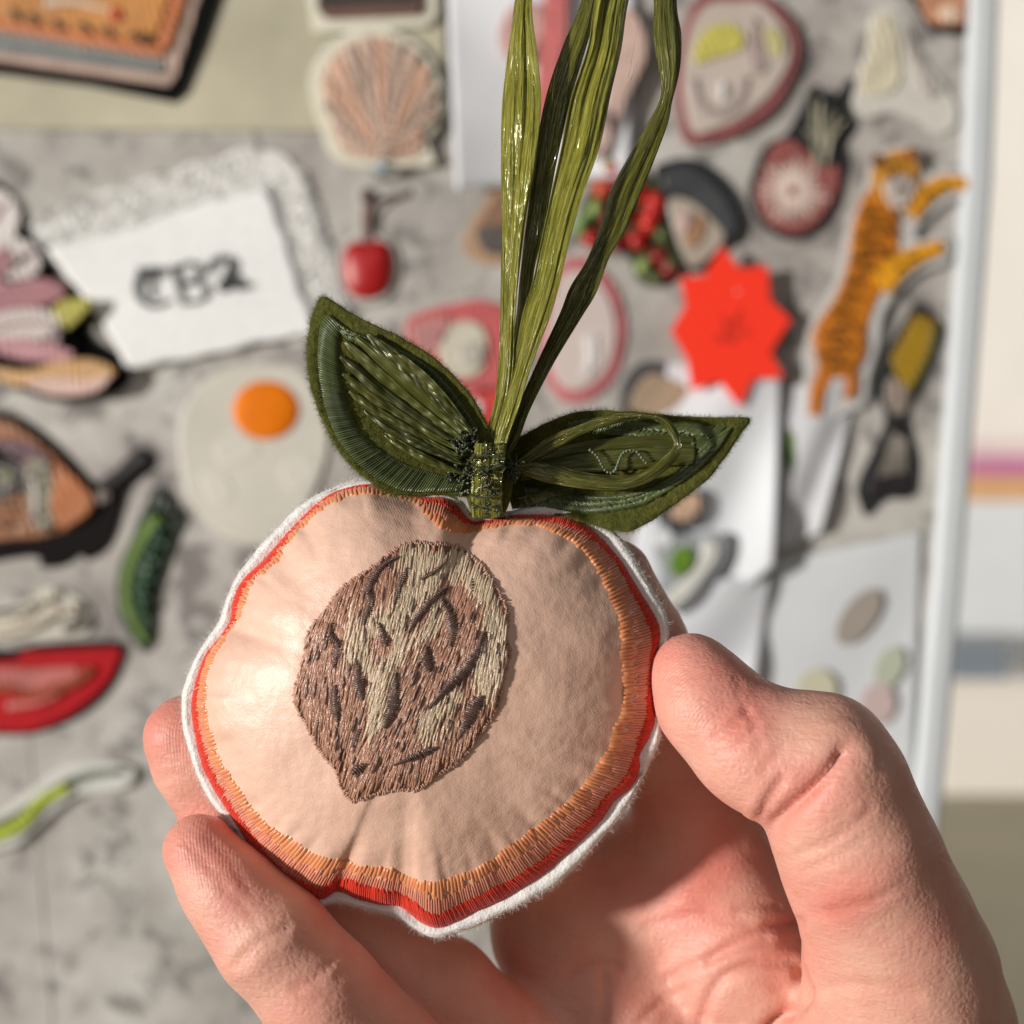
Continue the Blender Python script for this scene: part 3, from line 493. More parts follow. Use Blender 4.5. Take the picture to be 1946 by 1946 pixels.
# -- tiger
tg = patch('tiger_patch', 'orange striped tiger patch stretching its paws over the frame bar', 'patch', (1640, 560), [
    ('felt_edge', E_([(1290, 690), (1340, 630), (1420, 600), (1500, 640), (1520, 720), (1620, 700), (1750, 720), (1790, 770), (1750, 820), (1640, 830), (1540, 900), (1480, 960), (1500, 1000), (1580, 970), (1640, 1010), (1610, 1090), (1500, 1130), (1420, 1200), (1350, 1300), (1330, 1420), (1290, 1560), (1270, 1680), (1170, 1720), (1110, 1780), (1040, 1740), (1020, 1500), (1050, 1330), (1140, 1180), (1180, 1040), (1200, 920), (1260, 820)]), felt((196, 195, 192)), 0),
    ('body', E_([(1300, 780), (1400, 850), (1410, 960), (1400, 1080), (1340, 1200), (1290, 1320), (1270, 1450), (1240, 1540), (1140, 1560), (1070, 1480), (1060, 1370), (1150, 1230), (1200, 1090), (1220, 950), (1250, 850)]), thread((196, 116, 14), .5), 1),
    ('head', E_([(1310, 690), (1360, 640), (1420, 620), (1480, 650), (1490, 730), (1470, 810), (1410, 850), (1330, 830), (1300, 760)]), thread((200, 138, 44), .3), 2), ('ear', E_(ell(1325, 668, 26, 30)), thread((120, 70, 20)), 3), ('ear', E_(ell(1462, 640, 24, 30)), thread((150, 84, 22)), 3), ('eye', E_(ell(1385, 735, 13, 10)), thread((20, 16, 14)), 4), ('eye', E_(ell(1445, 720, 12, 10)), thread((20, 16, 14)), 4), ('nose', E_(ell(1425, 780, 20, 15)), thread((60, 30, 30)), 4), ('muzzle', E_([(1350, 760), (1430, 730), (1480, 770), (1450, 850), (1380, 860)]), thread((190, 178, 170)), 3),
    ('foreleg', E_(rib([(1450, 880), (1530, 800), (1620, 760), (1750, 775)], 90, 46, 20)), thread((222, 150, 18), .2), 2), ('foreleg', E_(rib([(1330, 1180), (1400, 1110), (1480, 1060), (1590, 1020)], 110, 54, 20)), thread((226, 154, 16), .2), 2),
    ('thigh', E_(ell(1170, 1440, 100, 130, .3)), thread((190, 112, 20), .6), 2), ('hind_leg', E_(rib([(1110, 1540), (1075, 1620), (1060, 1720)], 70, 46)), thread((204, 118, 20)), 2), ('hind_leg', E_(rib([(1210, 1540), (1215, 1610), (1200, 1650)], 50, 40)), thread((196, 112, 22)), 2)], z=.002)
for k, (x, yv, l) in enumerate([(1300, 880, 60), (1320, 930, 60), (1280, 980, 60), (1310, 1030, 70), (1260, 1070, 60), (1290, 1120, 60), (1240, 1170, 60), (1220, 1230, 60), (1180, 1290, 60), (1200, 1350, 60), (1150, 1390, 60), (1190, 1430, 60), (1130, 1470, 60), (1170, 1510, 60), (1400, 900, 40), (1380, 960, 40), (1370, 1060, 40), (1420, 1110, 30), (1470, 1070, 30), (1370, 680, 30), (1420, 670, 30), (1395, 720, 30), (1540, 800, 26), (1600, 770, 24)]):
    slab('stripe', E_(rib([(x - l * .7, yv + l * .12), (x, yv - l * .1), (x + l * .7, yv + l * .2)], 19, 8, 8)), .0056, .0007, thread((52, 28, 8)), tg, n=24, bev=.0001)
# -- brush, mushrooms, spoon, green sprig
pb = patch('paintbrush_patch', 'dark brush patch with ochre diamond handle and bristled black end', 'patch', (1720, 790), [
    ('felt_edge', F_([(1410, -60), (1500, 10), (1530, 70), (1490, 200), (1430, 330), (1370, 440), (1380, 540), (1410, 660), (1400, 800), (1360, 840), (1260, 845), (1180, 920), (1150, 880), (1130, 780), (1200, 620), (1260, 480), (1230, 380), (1210, 300), (1260, 170), (1340, 30)]), felt((46, 48, 48)), 0),
    ('ochre_handle', F_([(1400, 0), (1490, 30), (1500, 80), (1440, 200), (1370, 340), (1320, 280), (1290, 200), (1340, 100)]), thread((160, 126, 24), .4), 1), ('olive_edge', F_(rib([(1495, 40), (1450, 210), (1370, 350)], 26, 18)), thread((92, 90, 40)), 2),
    ('ferrule', F_([(1280, 280), (1320, 300), (1370, 360), (1340, 450), (1290, 440), (1260, 360)]), thread((150, 136, 126)), 1), ('bristles', F_([(1290, 480), (1350, 500), (1380, 640), (1370, 790), (1280, 810), (1190, 840), (1190, 760), (1240, 620)]), thread((32, 26, 28), .3), 1)])
for k in range(8):
    slab('bristle_line', F_(rib([(1300 + 8 * k, 540 + 4 * k), (1235 + 17 * k, 740 - 3 * k)], 9, 5, 5)), .0024, .0005, thread((150, 144, 132)), pb, sharp=True, bev=.0001)
patch('mushroom_patch', 'beige mushroom cap patch with grey felt edge left of the red star', 'patch', (1270, 745), [('felt_edge', F_([(50, 360), (70, 280), (140, 215), (230, 210), (330, 240), (420, 300), (500, 380), (540, 470), (300, 520), (60, 460)]), felt((78, 78, 78)), 0), ('cap', F_([(100, 370), (150, 290), (210, 265), (300, 300), (400, 350), (480, 440), (300, 480), (110, 440)]), thread((172, 148, 124), .3), 1)])
patch('mushroom_stem_patch', 'small beige stem patch with grey felt edge beneath the right leaf', 'patch', (1300, 970), [('felt_edge', F_([(220, 880), (330, 800), (420, 800), (430, 880), (390, 960), (310, 980), (230, 960)]), felt((70, 70, 72)), 3), ('stem', F_([(280, 880), (350, 820), (405, 820), (410, 880), (360, 940), (290, 930)]), thread((196, 164, 138)), 4)], z=0.0035)
patch('spoon_patch', 'pearl white spoon patch holding a bright green olive beside the peach', 'patch', (1300, 1080), [
    ('felt_edge', F_([(200, 980), (250, 950), (300, 1000), (380, 1010), (460, 990), (520, 1020), (520, 1110), (450, 1210), (370, 1310), (270, 1370), (210, 1330), (230, 1180), (200, 1080)]), felt((158, 162, 166)), 4),
    ('spoon', F_([(430, 1030), (480, 1040), (490, 1100), (430, 1190), (350, 1290), (270, 1340), (240, 1290), (330, 1220), (400, 1140)]), plain('pearl_white', lin((214, 214, 206)), .3), 5), ('white_dot', F_(ell(245, 1020, 44, 44)), plain('pearl_dot', lin((220, 222, 224)), .3), 5), ('olive', F_(ell(325, 1125, 50, 72, .4)), thread((98, 136, 34), .5), 6)], z=0.0045)
patch('leaf_sprig_patch', 'little leaf green sprig patch tucked under the bag edge by the tiger', 'patch', (1505, 862), [('felt_edge', F_([(800, 530), (850, 520), (880, 600), (890, 690), (850, 760), (800, 775)]), felt((66, 90, 44)), 1), ('leaf', F_([(815, 550), (845, 545), (868, 620), (872, 690), (840, 740), (812, 745)]), thread((96, 128, 40), .4), 2)])
# ================================================================ the hand (one continuous surface grown from a distance field)
MM = 0.001
def smin(a, b, k):
    h = np.clip(0.5 + 0.5 * (b - a) / k, 0, 1); return b + (a - b) * h - k * h * (1 - h)
def cone(X, a, b, ra, rb):
    ab = b - a; t = np.clip(((X - a) @ ab) / (ab @ ab), 0, 1).astype(np.float32)
    return np.sqrt(((X - a - t[..., None] * ab) ** 2).sum(-1)) - (ra + (rb - ra) * t)
thumb = [(1312, 1280, -2, 6.5), (1340, 1322, -3, 7.5), (1408, 1394, -5, 8.5), (1472, 1430, -6.5, 9.5), (1560, 1452, -8, 10.6), (1590, 1512, -7.5, 11.2), (1619, 1593, -6, 11.8), (1652, 1672, -4, 12.3), (1690, 1762, -1, 13.2), (1712, 1850, 3, 15.2), (1722, 1960, 8, 17.5), (1720, 2250, 20, 19), (1740, 2480, 28, 18)]
index = [(1160, 1110, 12, 7.6), (1215, 1232, 17, 8.6), (1286, 1450, 26, 9.8), (1345, 1630, 29, 11.8), (1400, 1790, 30, 13.6)]
middle = [(870, 1290, 20, 7.8), (920, 1400, 26, 8.6), (1000, 1600, 33, 10.0), (1052, 1765, 34, 11.2), (1140, 1920, 32, 12.4)]
ringf = [(352, 1400, 8, 6.9), (380, 1450, 9, 7.5), (440, 1545, 11, 8.0), (590, 1715, 14, 9.0), (720, 1815, 17, 9.6), (830, 1888, 19, 10.2), (1000, 2060, 22, 11.5)]
little = [(379, 1616, -3, 5.9), (425, 1680, -4, 7.0), (515, 1782, -5, 8.9), (605, 1882, -4, 9.4), (725, 2010, 1, 9.8), (920, 2240, 14, 11.2)]
wrist = (1720, 2700, 36)
palmc = [((1385, 1800, 31, 12), (1700, 2500, 32, 20)), ((1140, 1920, 33, 12.5), (1640, 2560, 34, 20)), ((1000, 2060, 24, 12), (1600, 2620, 36, 20)), ((920, 2240, 18, 12), (1590, 2680, 36, 20)),
         ((1620, 2560, 34, 22), (1690, 2900, 42, 22)), ((1760, 2560, 36, 20), (1810, 2900, 44, 22)), ((1690, 2900, 42, 22), (1850, 3600, 60, 29)), ((1810, 2900, 44, 22), (2010, 3600, 62, 29)),
         ((1120, 1700, 36, 10), (1300, 1610, 33, 10)), ((1090, 1790, 34, 12), (1350, 1720, 32, 12)), ((1722, 1985, 14, 14), (1500, 2130, 28, 16)), ((1385, 1830, 33, 9), (1560, 2000, 28, 10))]
pads = [(1400, 1850, 23.5, 9.5), (1190, 1960, 25, 9.0), (1300, 2080, 22, 12), (1345, 1362, -5.5, 6.2), (1425, 1450, -9, 6.4), (1640, 1625, -9, 8.5), (455, 1730, -5.5, 5.0)]
def K(p): return P(p[0], p[1], p[2] * MM), p[3] * MM
lo = P(230, 1900, -30 * MM); allp = [K(p) for ch_ in (thumb, index, middle, ringf, little) for p in ch_] + [K(p) for pr in palmc for p in pr]
mn = np.min([p - r for p, r in allp], 0) - 0.003; mx = np.max([p + r for p, r in allp], 0) + 0.003
H = 0.00075
ns = np.ceil((mx - mn) / H).astype(int)
gx, gy, gz = [mn[k] + H * np.arange(ns[k]) for k in range(3)]
def chain(X, c, k=0.0016):
    d = None
    for a, b in zip(c[:-1], c[1:]):
        (pa, ra), (pb, rb) = K(a), K(b); e = cone(X, pa.astype(np.float32), pb.astype(np.float32), ra, rb)
        d = e if d is None else smin(d, e, k)
    return d
def field(X):
    d = smin(chain(X, ringf), chain(X, little), 0.0012)
    d = smin(d, smin(chain(X, index), chain(X, middle), 0.0015), 0.002)
    p = None
    for a, b in palmc:
        (pa, ra), (pb, rb) = K(a), K(b); e = cone(X, pa.astype(np.float32), pb.astype(np.float32), ra, rb); p = e if p is None else smin(p, e, 0.007)
    t = chain(X, thumb, 0.003)
    for q in pads:
        c0, r0 = K(q); s_ = np.sqrt(((X - c0.astype(np.float32)) ** 2).sum(-1)) - r0
        if q[0] > 1320 and q[1] < 1800: t = smin(t, s_, 0.004)
        elif q[0] < 600: d = smin(d, s_, 0.004)
        else: p = smin(p, s_, 0.006)
    d = smin(d, p, 0.005)
    return smin(d, t, 0.0045)
BK = 12                                     # evaluate only blocks near the surface
nb_ = -(-ns // BK); ns = nb_ * BK
gx, gy, gz = [mn[k] + H * np.arange(ns[k]) for k in range(3)]
ci = np.stack(np.meshgrid(*[np.arange(k) for k in nb_], indexing='ij'), -1).reshape(-1, 3)
cf = field((mn + H * (ci * BK + (BK - 1) / 2)).astype(np.float32))
val = np.empty(ns, np.float32); V6 = val.reshape(nb_[0], BK, nb_[1], BK, nb_[2], BK)
V6[:] = np.where(cf.reshape(nb_)[:, None, :, None, :, None] < 0, -0.01, 0.01)
act = ci[np.abs(cf) < H * BK * 0.87 + 0.002]
off_ = np.stack(np.meshgrid(*[np.arange(BK)] * 3, indexing='ij'), -1).reshape(-1, 3)
for i0 in range(0, len(act), 128):
    a_ = act[i0:i0 + 128]; f_ = field((mn + H * (a_[:, None] * BK + off_[None])).astype(np.float32))
    for q_, g_ in zip(a_, f_): V6[q_[0], :, q_[1], :, q_[2], :] = g_.reshape(BK, BK, BK)
def surface_nets(val, mn, h):
    s = val < 0; c = s[:-1, :-1, :-1].astype(np.int8)
    cs = [(i, j, k) for i in (0, 1) for j in (0, 1) for k in (0, 1)]; n0, n1, n2 = val.shape
    tot = sum(s[i:n0 - 1 + i, j:n1 - 1 + j, k:n2 - 1 + k].astype(np.int8) for i, j, k in cs)
    I = np.argwhere((tot > 0) & (tot < 8)); idx = -np.ones((n0 - 1, n1 - 1, n2 - 1), np.int64); idx[tuple(I.T)] = np.arange(len(I))
    acc = np.zeros((len(I), 3)); cnt = np.zeros(len(I))
    for a in cs:
        for ax in range(3):
            if a[ax]: continue
            b = list(a); b[ax] = 1
            va = val[I[:, 0] + a[0], I[:, 1] + a[1], I[:, 2] + a[2]]; vb = val[I[:, 0] + b[0], I[:, 1] + b[1], I[:, 2] + b[2]]
            m = (va < 0) != (vb < 0); t = np.where(m, va / np.where(m, va - vb, 1), 0)
            p = np.array(a, float)[None] + np.zeros((len(I), 3)); p[:, ax] += t
            acc[m] += p[m]; cnt += m
    V = mn + h * (I + acc / cnt[:, None]); Q = []
    for ax in range(3):
        b, c_ = [(1, 2), (2, 0), (0, 1)][ax]
        sl0 = [slice(None)] * 3; sl1 = [slice(None)] * 3; sl0[ax] = slice(0, -1); sl1[ax] = slice(1, None)
        s0, s1 = s[tuple(sl0)], s[tuple(sl1)]; E = np.argwhere(s0 != s1)
        E = E[(E[:, b] > 0) & (E[:, c_] > 0) & (E[:, b] < val.shape[b] - 1) & (E[:, c_] < val.shape[c_] - 1)]
        def cell(db, dc):
            q = E.copy(); q[:, b] -= db; q[:, c_] -= dc; return idx[tuple(q.T)]
        quad = np.stack([cell(1, 1), cell(0, 1), cell(0, 0), cell(1, 0)], -1); fl = ~s0[tuple(E.T)]
        quad[fl] = quad[fl][:, ::-1]; Q.append(quad)
    return V, np.concatenate(Q)
HV, HF = surface_nets(val, mn, H); del val
def vnormals(V, F):
    n = np.cross(V[F[:, 2]] - V[F[:, 0]], V[F[:, 3]] - V[F[:, 1]]); o = np.zeros_like(V)
    for k in range(4): np.add.at(o, F[:, k], n)
    return o / (np.linalg.norm(o, axis=1)[:, None] + 1e-12)
def relax(V, F, it, lam=0.5):
    e = np.concatenate([F[:, [k, (k + 1) % 4]] for k in range(4)]); deg = np.bincount(e.ravel(), minlength=len(V)).astype(float)[:, None]
    for _ in range(it):
        a = np.zeros_like(V); np.add.at(a, e[:, 0], V[e[:, 1]]); np.add.at(a, e[:, 1], V[e[:, 0]]); V = V + lam * (a / deg - V)
    return V
HV = relax(HV, HF, 4)
HN = vnormals(HV, HF)
kk = S * (D + HV[:, 1]) / D
hu, hv = 973 + HV[:, 0] / kk, 973 - (HV[:, 2] - H0) / kk
front = np.clip(-HN[:, 1] * 2.5 + 0.35, 0, 1)
disp = np.zeros(len(HV)); crease = np.zeros(len(HV))
CR = [([(1604, 1428), (1575, 1468), (1530, 1514), (1474, 1562)], 2.6, 1.1, 0), ([(1598, 1434), (1575, 1468), (1530, 1514), (1474, 1562)], .9, .8, 0), ([(1487, 1482), (1462, 1516), (1448, 1545)], 1.2, 0.7, 0), ([(1352, 1410), (1388, 1382), (1420, 1352)], .8, .28, 0),
      ([(1415, 1345), (1436, 1392), (1442, 1425)], .8, .22, 0), ([(1366, 1428), (1400, 1418), (1440, 1380)], .8, .2, 0), ([(1448, 1468), (1490, 1420)], .8, .22, 0), ([(1400, 1290), (1412, 1340), (1440, 1372)], .8, .15, 0),
      ([(1520, 1622), (1590, 1592), (1655, 1540)], 1.0, .3, 0), ([(1530, 1652), (1600, 1622), (1640, 1590)], .9, .22, 0), ([(1545, 1735), (1640, 1720), (1720, 1680)], 1.2, .22, 0), ([(1545, 1880), (1640, 1872), (1740, 1890)], 1.4, .25, 0),
      ([(1523, 1850), (1532, 1895), (1508, 1920), (1466, 1950), (1440, 1990)], 1.7, 2.0, 0), ([(1345, 1826), (1400, 1790), (1459, 1764), (1522, 1752)], 1.2, .75, 0), ([(1268, 1862), (1320, 1832), (1382, 1810), (1455, 1786)], 1.1, .55, 0),
      ([(1330, 1950), (1350, 1890), (1385, 1850), (1440, 1832), (1500, 1828)], 1.2, .7, 0), ([(1148, 1850), (1150, 1900), (1140, 1960)], 1.2, .5, 0), ([(1200, 1960), (1260, 1900), (1300, 1880)], 1.1, .4, 0), ([(1400, 1730), (1440, 1720), (1480, 1722)], 1.0, .4, 0),
      ([(1230, 1760), (1320, 1740), (1420, 1752)], 1.2, .35, 0), ([(1080, 1860), (1130, 1830), (1180, 1840)], 1.1, .4, 0), ([(1300, 1945), (1340, 1935), (1400, 1950)], 1.0, .35, 0),
      ([(450, 1832), (487, 1795), (545, 1762)], 1.1, .5, 0), ([(462, 1842), (500, 1806), (540, 1782)], .8, .25, 0), ([(640, 1858), (668, 1832), (700, 1822)], .9, .25, 0), ([(352, 1600), (392, 1640), (430, 1690)], .9, .16, 0), ([(395, 1590), (440, 1640), (476, 1700)], .9, .16, 0), ([(420, 1690), (470, 1728), (500, 1780)], .9, .16, 0),
      ([(560, 1880), (610, 1850), (650, 1800)], 1.0, .3, 0), ([(305, 1480), (345, 1470), (370, 1450)], .8, .2, 0)]
for pl, w_, d_, _ in CR:
    q = crom(pl, 24, False) if len(pl) > 2 else np.array(pl, float)
    m = (hu > q[:, 0].min() - 60) & (hu < q[:, 0].max() + 60) & (hv > q[:, 1].min() - 60) & (hv < q[:, 1].max() + 60)
    if not m.any(): continue
    r = segdist(hu[m], hv[m], q) * S * 1000          # millimetres
    g = np.exp(-(r / (w_ * .55)) ** 2) - .28 * np.exp(-((r - w_ * 1.5) / (w_ * .9)) ** 2)
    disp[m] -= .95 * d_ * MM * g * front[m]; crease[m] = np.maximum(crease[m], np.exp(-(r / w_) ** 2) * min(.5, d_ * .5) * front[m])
disp += 0.00012 * sines(HV[:, 0] * 260, HV[:, 2] * 260 + HV[:, 1] * 120, 5, 10, .5, 3)
HV = HV + HN * disp[:, None]
# natural colour of the skin: blood under finger pads, paler palm ridges
flush = np.zeros(len(HV))
for (cu, cv, rad) in ((1300, 1290, 110), (1400, 1340, 90), (350, 1390, 90), (400, 1610, 90), (1530, 1470, 70), (1320, 1700, 130), (1560, 1760, 80), (1480, 1870, 50), (450, 1700, 60)):
    flush += np.exp(-((hu - cu) ** 2 + (hv - cv) ** 2) / rad ** 2)
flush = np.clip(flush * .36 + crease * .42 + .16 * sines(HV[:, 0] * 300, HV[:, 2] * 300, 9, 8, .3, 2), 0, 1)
tipm = np.zeros(len(HV))
for cu, cv, rad in ((1300, 1300, 110), (345, 1400, 80), (385, 1620, 75)): tipm = np.maximum(tipm, np.exp(-((hu - cu) ** 2 + (hv - cv) ** 2) / rad ** 2))
skin, t, b = nt('skin'); v = coord(t)
an = t.nodes.new('ShaderNodeAttribute'); an.attribute_name = 'flush'; tn = t.nodes.new('ShaderNodeAttribute'); tn.attribute_name = 'tip'
n1 = noise(t, 90, 5, v, .6); n2 = noise(t, 420, 4, v, .6)
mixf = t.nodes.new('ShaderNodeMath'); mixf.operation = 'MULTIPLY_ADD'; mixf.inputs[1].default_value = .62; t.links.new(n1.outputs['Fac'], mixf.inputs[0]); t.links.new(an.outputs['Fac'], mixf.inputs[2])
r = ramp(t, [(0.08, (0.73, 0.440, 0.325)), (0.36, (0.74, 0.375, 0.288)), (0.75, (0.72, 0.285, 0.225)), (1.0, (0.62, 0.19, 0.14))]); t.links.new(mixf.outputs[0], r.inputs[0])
n3 = noise(t, 260, 4, v, .6); mo = t.nodes.new('ShaderNodeMix'); mo.data_type = 'RGBA'; mo.blend_type = 'SOFT_LIGHT'; mo.inputs['Factor'].default_value = .35
t.links.new(r.outputs[0], mo.inputs[6]); t.links.new(n3.outputs['Color'], mo.inputs[7]); 
bw = t.nodes.new('ShaderNodeRGBToBW'); t.links.new(n3.outputs['Color'], bw.inputs[0]); t.links.new(bw.outputs[0], mo.inputs[7])
t.links.new(mo.outputs[2], b.inputs['Base Color'])
b.inputs['Subsurface Weight'].default_value = .35; b.inputs['Subsurface Radius'].default_value = (1.0, .3, .15); b.inputs['Subsurface Scale'].default_value = .0030
b.inputs['Roughness'].default_value = .48; b.inputs['Specular IOR Level'].default_value = .42
vo = t.nodes.new('ShaderNodeTexVoronoi'); vo.feature = 'DISTANCE_TO_EDGE'; vo.inputs['Scale'].default_value = 850; t.links.new(v, vo.inputs['Vector'])
nb = bump(t, b, n2.outputs['Fac'], .36, .0005); n5 = noise(t, 210, 4, coord(t, 'Object', (1, 1, 5), (0, .35, 0)), .62, .5); nb = bump(t, b, n5.outputs['Fac'], .40, .0005, nb); nb = bump(t, b, vo.outputs['Distance'], .42, .0003, nb)
wv = t.nodes.new('ShaderNodeTexWave'); wv.wave_type = 'RINGS'; wv.rings_direction = 'SPHERICAL'; wv.inputs['Scale'].default_value = 620; wv.inputs['Distortion'].default_value = 4; wv.inputs['Detail Scale'].default_value = .12
mp = t.nodes.new('ShaderNodeMapping'); tc = t.nodes.new('ShaderNodeTexCoord'); t.links.new(tc.outputs['Object'], mp.inputs['Vector']); t.links.new(mp.outputs['Vector'], wv.inputs['Vector'])
mp.vector_type = 'POINT'; hb = P(1300, 2600, .03); cc_ = P(1385, 1400, -.012) - hb; mp.inputs['Location'].default_value = tuple(-cc_)
mul = t.nodes.new('ShaderNodeMath'); mul.operation = 'MULTIPLY'; t.links.new(wv.outputs['Fac'], mul.inputs[0]); t.links.new(tn.outputs['Fac'], mul.inputs[1])
bump(t, b, mul.outputs[0], .22, .0002, nb)
hand = mesh('hand', HV - hb, HF, skin, None, attrs={'flush': flush, 'tip': tipm}); hand.location = tuple(hb)
hand['label'] = 'bare right hand held palm up, thumb and fingers gripping the stuffed peach ornament'; hand['category'] = 'hand'
# ================================================================ the stuffed peach ornament
X1 = crop(330, 880, .5072)
FELT = X1([(1130, 190), (1255, 180), (1330, 165), (1430, 160), (1530, 175), (1600, 205), (1660, 260), (1720, 330), (1770, 420), (1810, 490), (1850, 560), (1865, 640), (1864, 760), (1850, 870), (1842, 960), (1834, 1040), (1800, 1120), (1770, 1190), (1730, 1270), (1680, 1340), (1610, 1420), (1530, 1510), (1440, 1590), (1340, 1650), (1240, 1700), (1140, 1745), (1060, 1775), (985, 1790), (930, 1775), (880, 1745), (820, 1710), (740, 1690), (660, 1665), (600, 1655), (545, 1668), (500, 1650), (430, 1600), (360, 1555), (290, 1480), (230, 1390), (170, 1310), (120, 1240), (80, 1150), (50, 1050), (30, 950), (30, 880), (50, 810), (80, 730), (130, 650), (170, 590), (200, 500), (240, 420), (290, 350), (340, 290), (400, 230), (460, 170), (520, 130), (600, 90), (680, 62), (760, 58), (850, 75), (930, 95), (1010, 108), (1080, 140)])
RED = X1([(1130, 215), (1200, 206), (1260, 192), (1330, 188), (1410, 190), (1490, 202), (1560, 237), (1620, 292), (1680, 362), (1730, 442), (1780, 522), (1822, 600), (1828, 660), (1812, 760), (1808, 850), (1812, 930), (1798, 1010), (1752, 1095), (1752, 1150), (1725, 1215), (1655, 1272), (1600, 1350), (1520, 1430), (1430, 1515), (1340, 1580), (1240, 1640), (1130, 1690), (1050, 1732), (985, 1750), (930, 1730), (880, 1692), (840, 1667), (770, 1660), (690, 1640), (610, 1612), (555, 1640), (500, 1625), (420, 1575), (340, 1500), (270, 1420), (200, 1310), (150, 1230), (105, 1140), (80, 1040), (65, 940), (65, 880), (85, 800), (115, 720), (170, 650), (208, 590), (220, 510), (260, 430), (330, 365), (395, 290), (450, 230), (520, 160), (590, 110), (660, 85), (740, 76), (830, 98), (900, 118), (960, 122), (1020, 126), (1060, 152), (1100, 198)])
PINK = X1([(1120, 228), (1200, 218), (1290, 203), (1400, 214), (1480, 232), (1560, 272), (1640, 350), (1700, 440), (1745, 530), (1783, 610), (1793, 680), (1782, 780), (1776, 880), (1774, 950), (1740, 1040), (1722, 1110), (1692, 1180), (1620, 1245), (1560, 1325), (1480, 1400), (1390, 1480), (1300, 1540), (1200, 1592), (1080, 1652), (1000, 1692), (960, 1684), (900, 1640), (860, 1615), (800, 1602), (720, 1582), (650, 1562), (610, 1562), (560, 1595), (500, 1580), (410, 1530), (335, 1450), (262, 1352), (200, 1262), (143, 1160), (106, 1050), (85, 940), (84, 870), (100, 790), (130, 710), (182, 645), (224, 585), (240, 515), (276, 445), (345, 380), (405, 300), (456, 234), (525, 164), (594, 115), (664, 91), (742, 83), (830, 105), (900, 126), (955, 140), (1010, 160), (1050, 190), (1085, 218)])
INNER = X1([(1110, 255), (1200, 240), (1290, 225), (1380, 235), (1460, 270), (1530, 320), (1590, 400), (1640, 500), (1670, 570), (1680, 650), (1685, 750), (1690, 850), (1680, 930), (1650, 1010), (1625, 1080), (1560, 1180), (1480, 1270), (1390, 1340), (1290, 1420), (1190, 1490), (1080, 1545), (1000, 1570), (940, 1575), (880, 1560), (830, 1530), (760, 1520), (690, 1510), (640, 1490), (600, 1490), (540, 1470), (480, 1440), (420, 1400), (340, 1350), (270, 1270), (220, 1190), (165, 1110), (135, 1010), (115, 930), (115, 850), (130, 760), (170, 690), (215, 610), (255, 545), (268, 490), (305, 430), (372, 380), (412, 310), (470, 240), (540, 180), (610, 135), (690, 110), (770, 108), (850, 122), (910, 145), (960, 195), (1010, 237), (1060, 252)])
CX, CY = 785.0, 1325.0
NTH = 720
TH = np.linspace(-math.pi, math.pi, NTH, endpoint=False)
def radial(pts):
    q = crom(pts, 1500); a = np.arctan2(q[:, 1] - CY, q[:, 0] - CX); r = np.hypot(q[:, 0] - CX, q[:, 1] - CY)
    o = np.argsort(a); a, r = a[o], r[o]
    return np.interp(TH, np.concatenate([a - 2 * math.pi, a, a + 2 * math.pi]), np.concatenate([r, r, r]))
RF, RR, RP, RI = radial(FELT), radial(RED), radial(PINK), radial(INNER)
def rad(R, th):
    th = (th + math.pi) % (2 * math.pi) - math.pi
    return np.interp(th, np.concatenate([TH, [math.pi]]), np.concatenate([R, R[:1]]))
HF_ = 0.0150
# dents where the seam gathers the cloth: (pixel position, angular width, depth mm, reach inward)
DENT = [((632, 1690), .050, 2.0, .30), ((770, 1700), .045, 1.8, .32), ((700, 1690), .03, .8, .2), ((880, 1760), .05, .7, .25), ((560, 1680), .04, .8, .2), ((420, 1180), .045, 1.7, .30), ((450, 1090), .05, .8, .2), ((370, 1300), .05, .7, .2), ((500, 1040), .05, 1.3, .25),
        ((1180, 1480), .05, .9, .30), ((1230, 1390), .05, 1.0, .30), ((1060, 1640), .06, .8, .35), ((980, 1720), .04, .7, .3), ((900, 985), .10, 2.2, .20), ((1130, 1080), .06, .5, .2), ((1240, 1230), .06, .8, .2), ((480, 1570), .05, .8, .2), ((400, 1450), .05, .7, .2)]
rp = np.random.default_rng(41)
PUCK = [(t0 + rp.normal(0, .05), rp.uniform(.020, .044), rp.uniform(.15, .50), rp.uniform(.04, .13)) for t0 in np.linspace(-math.pi, math.pi, 60)]
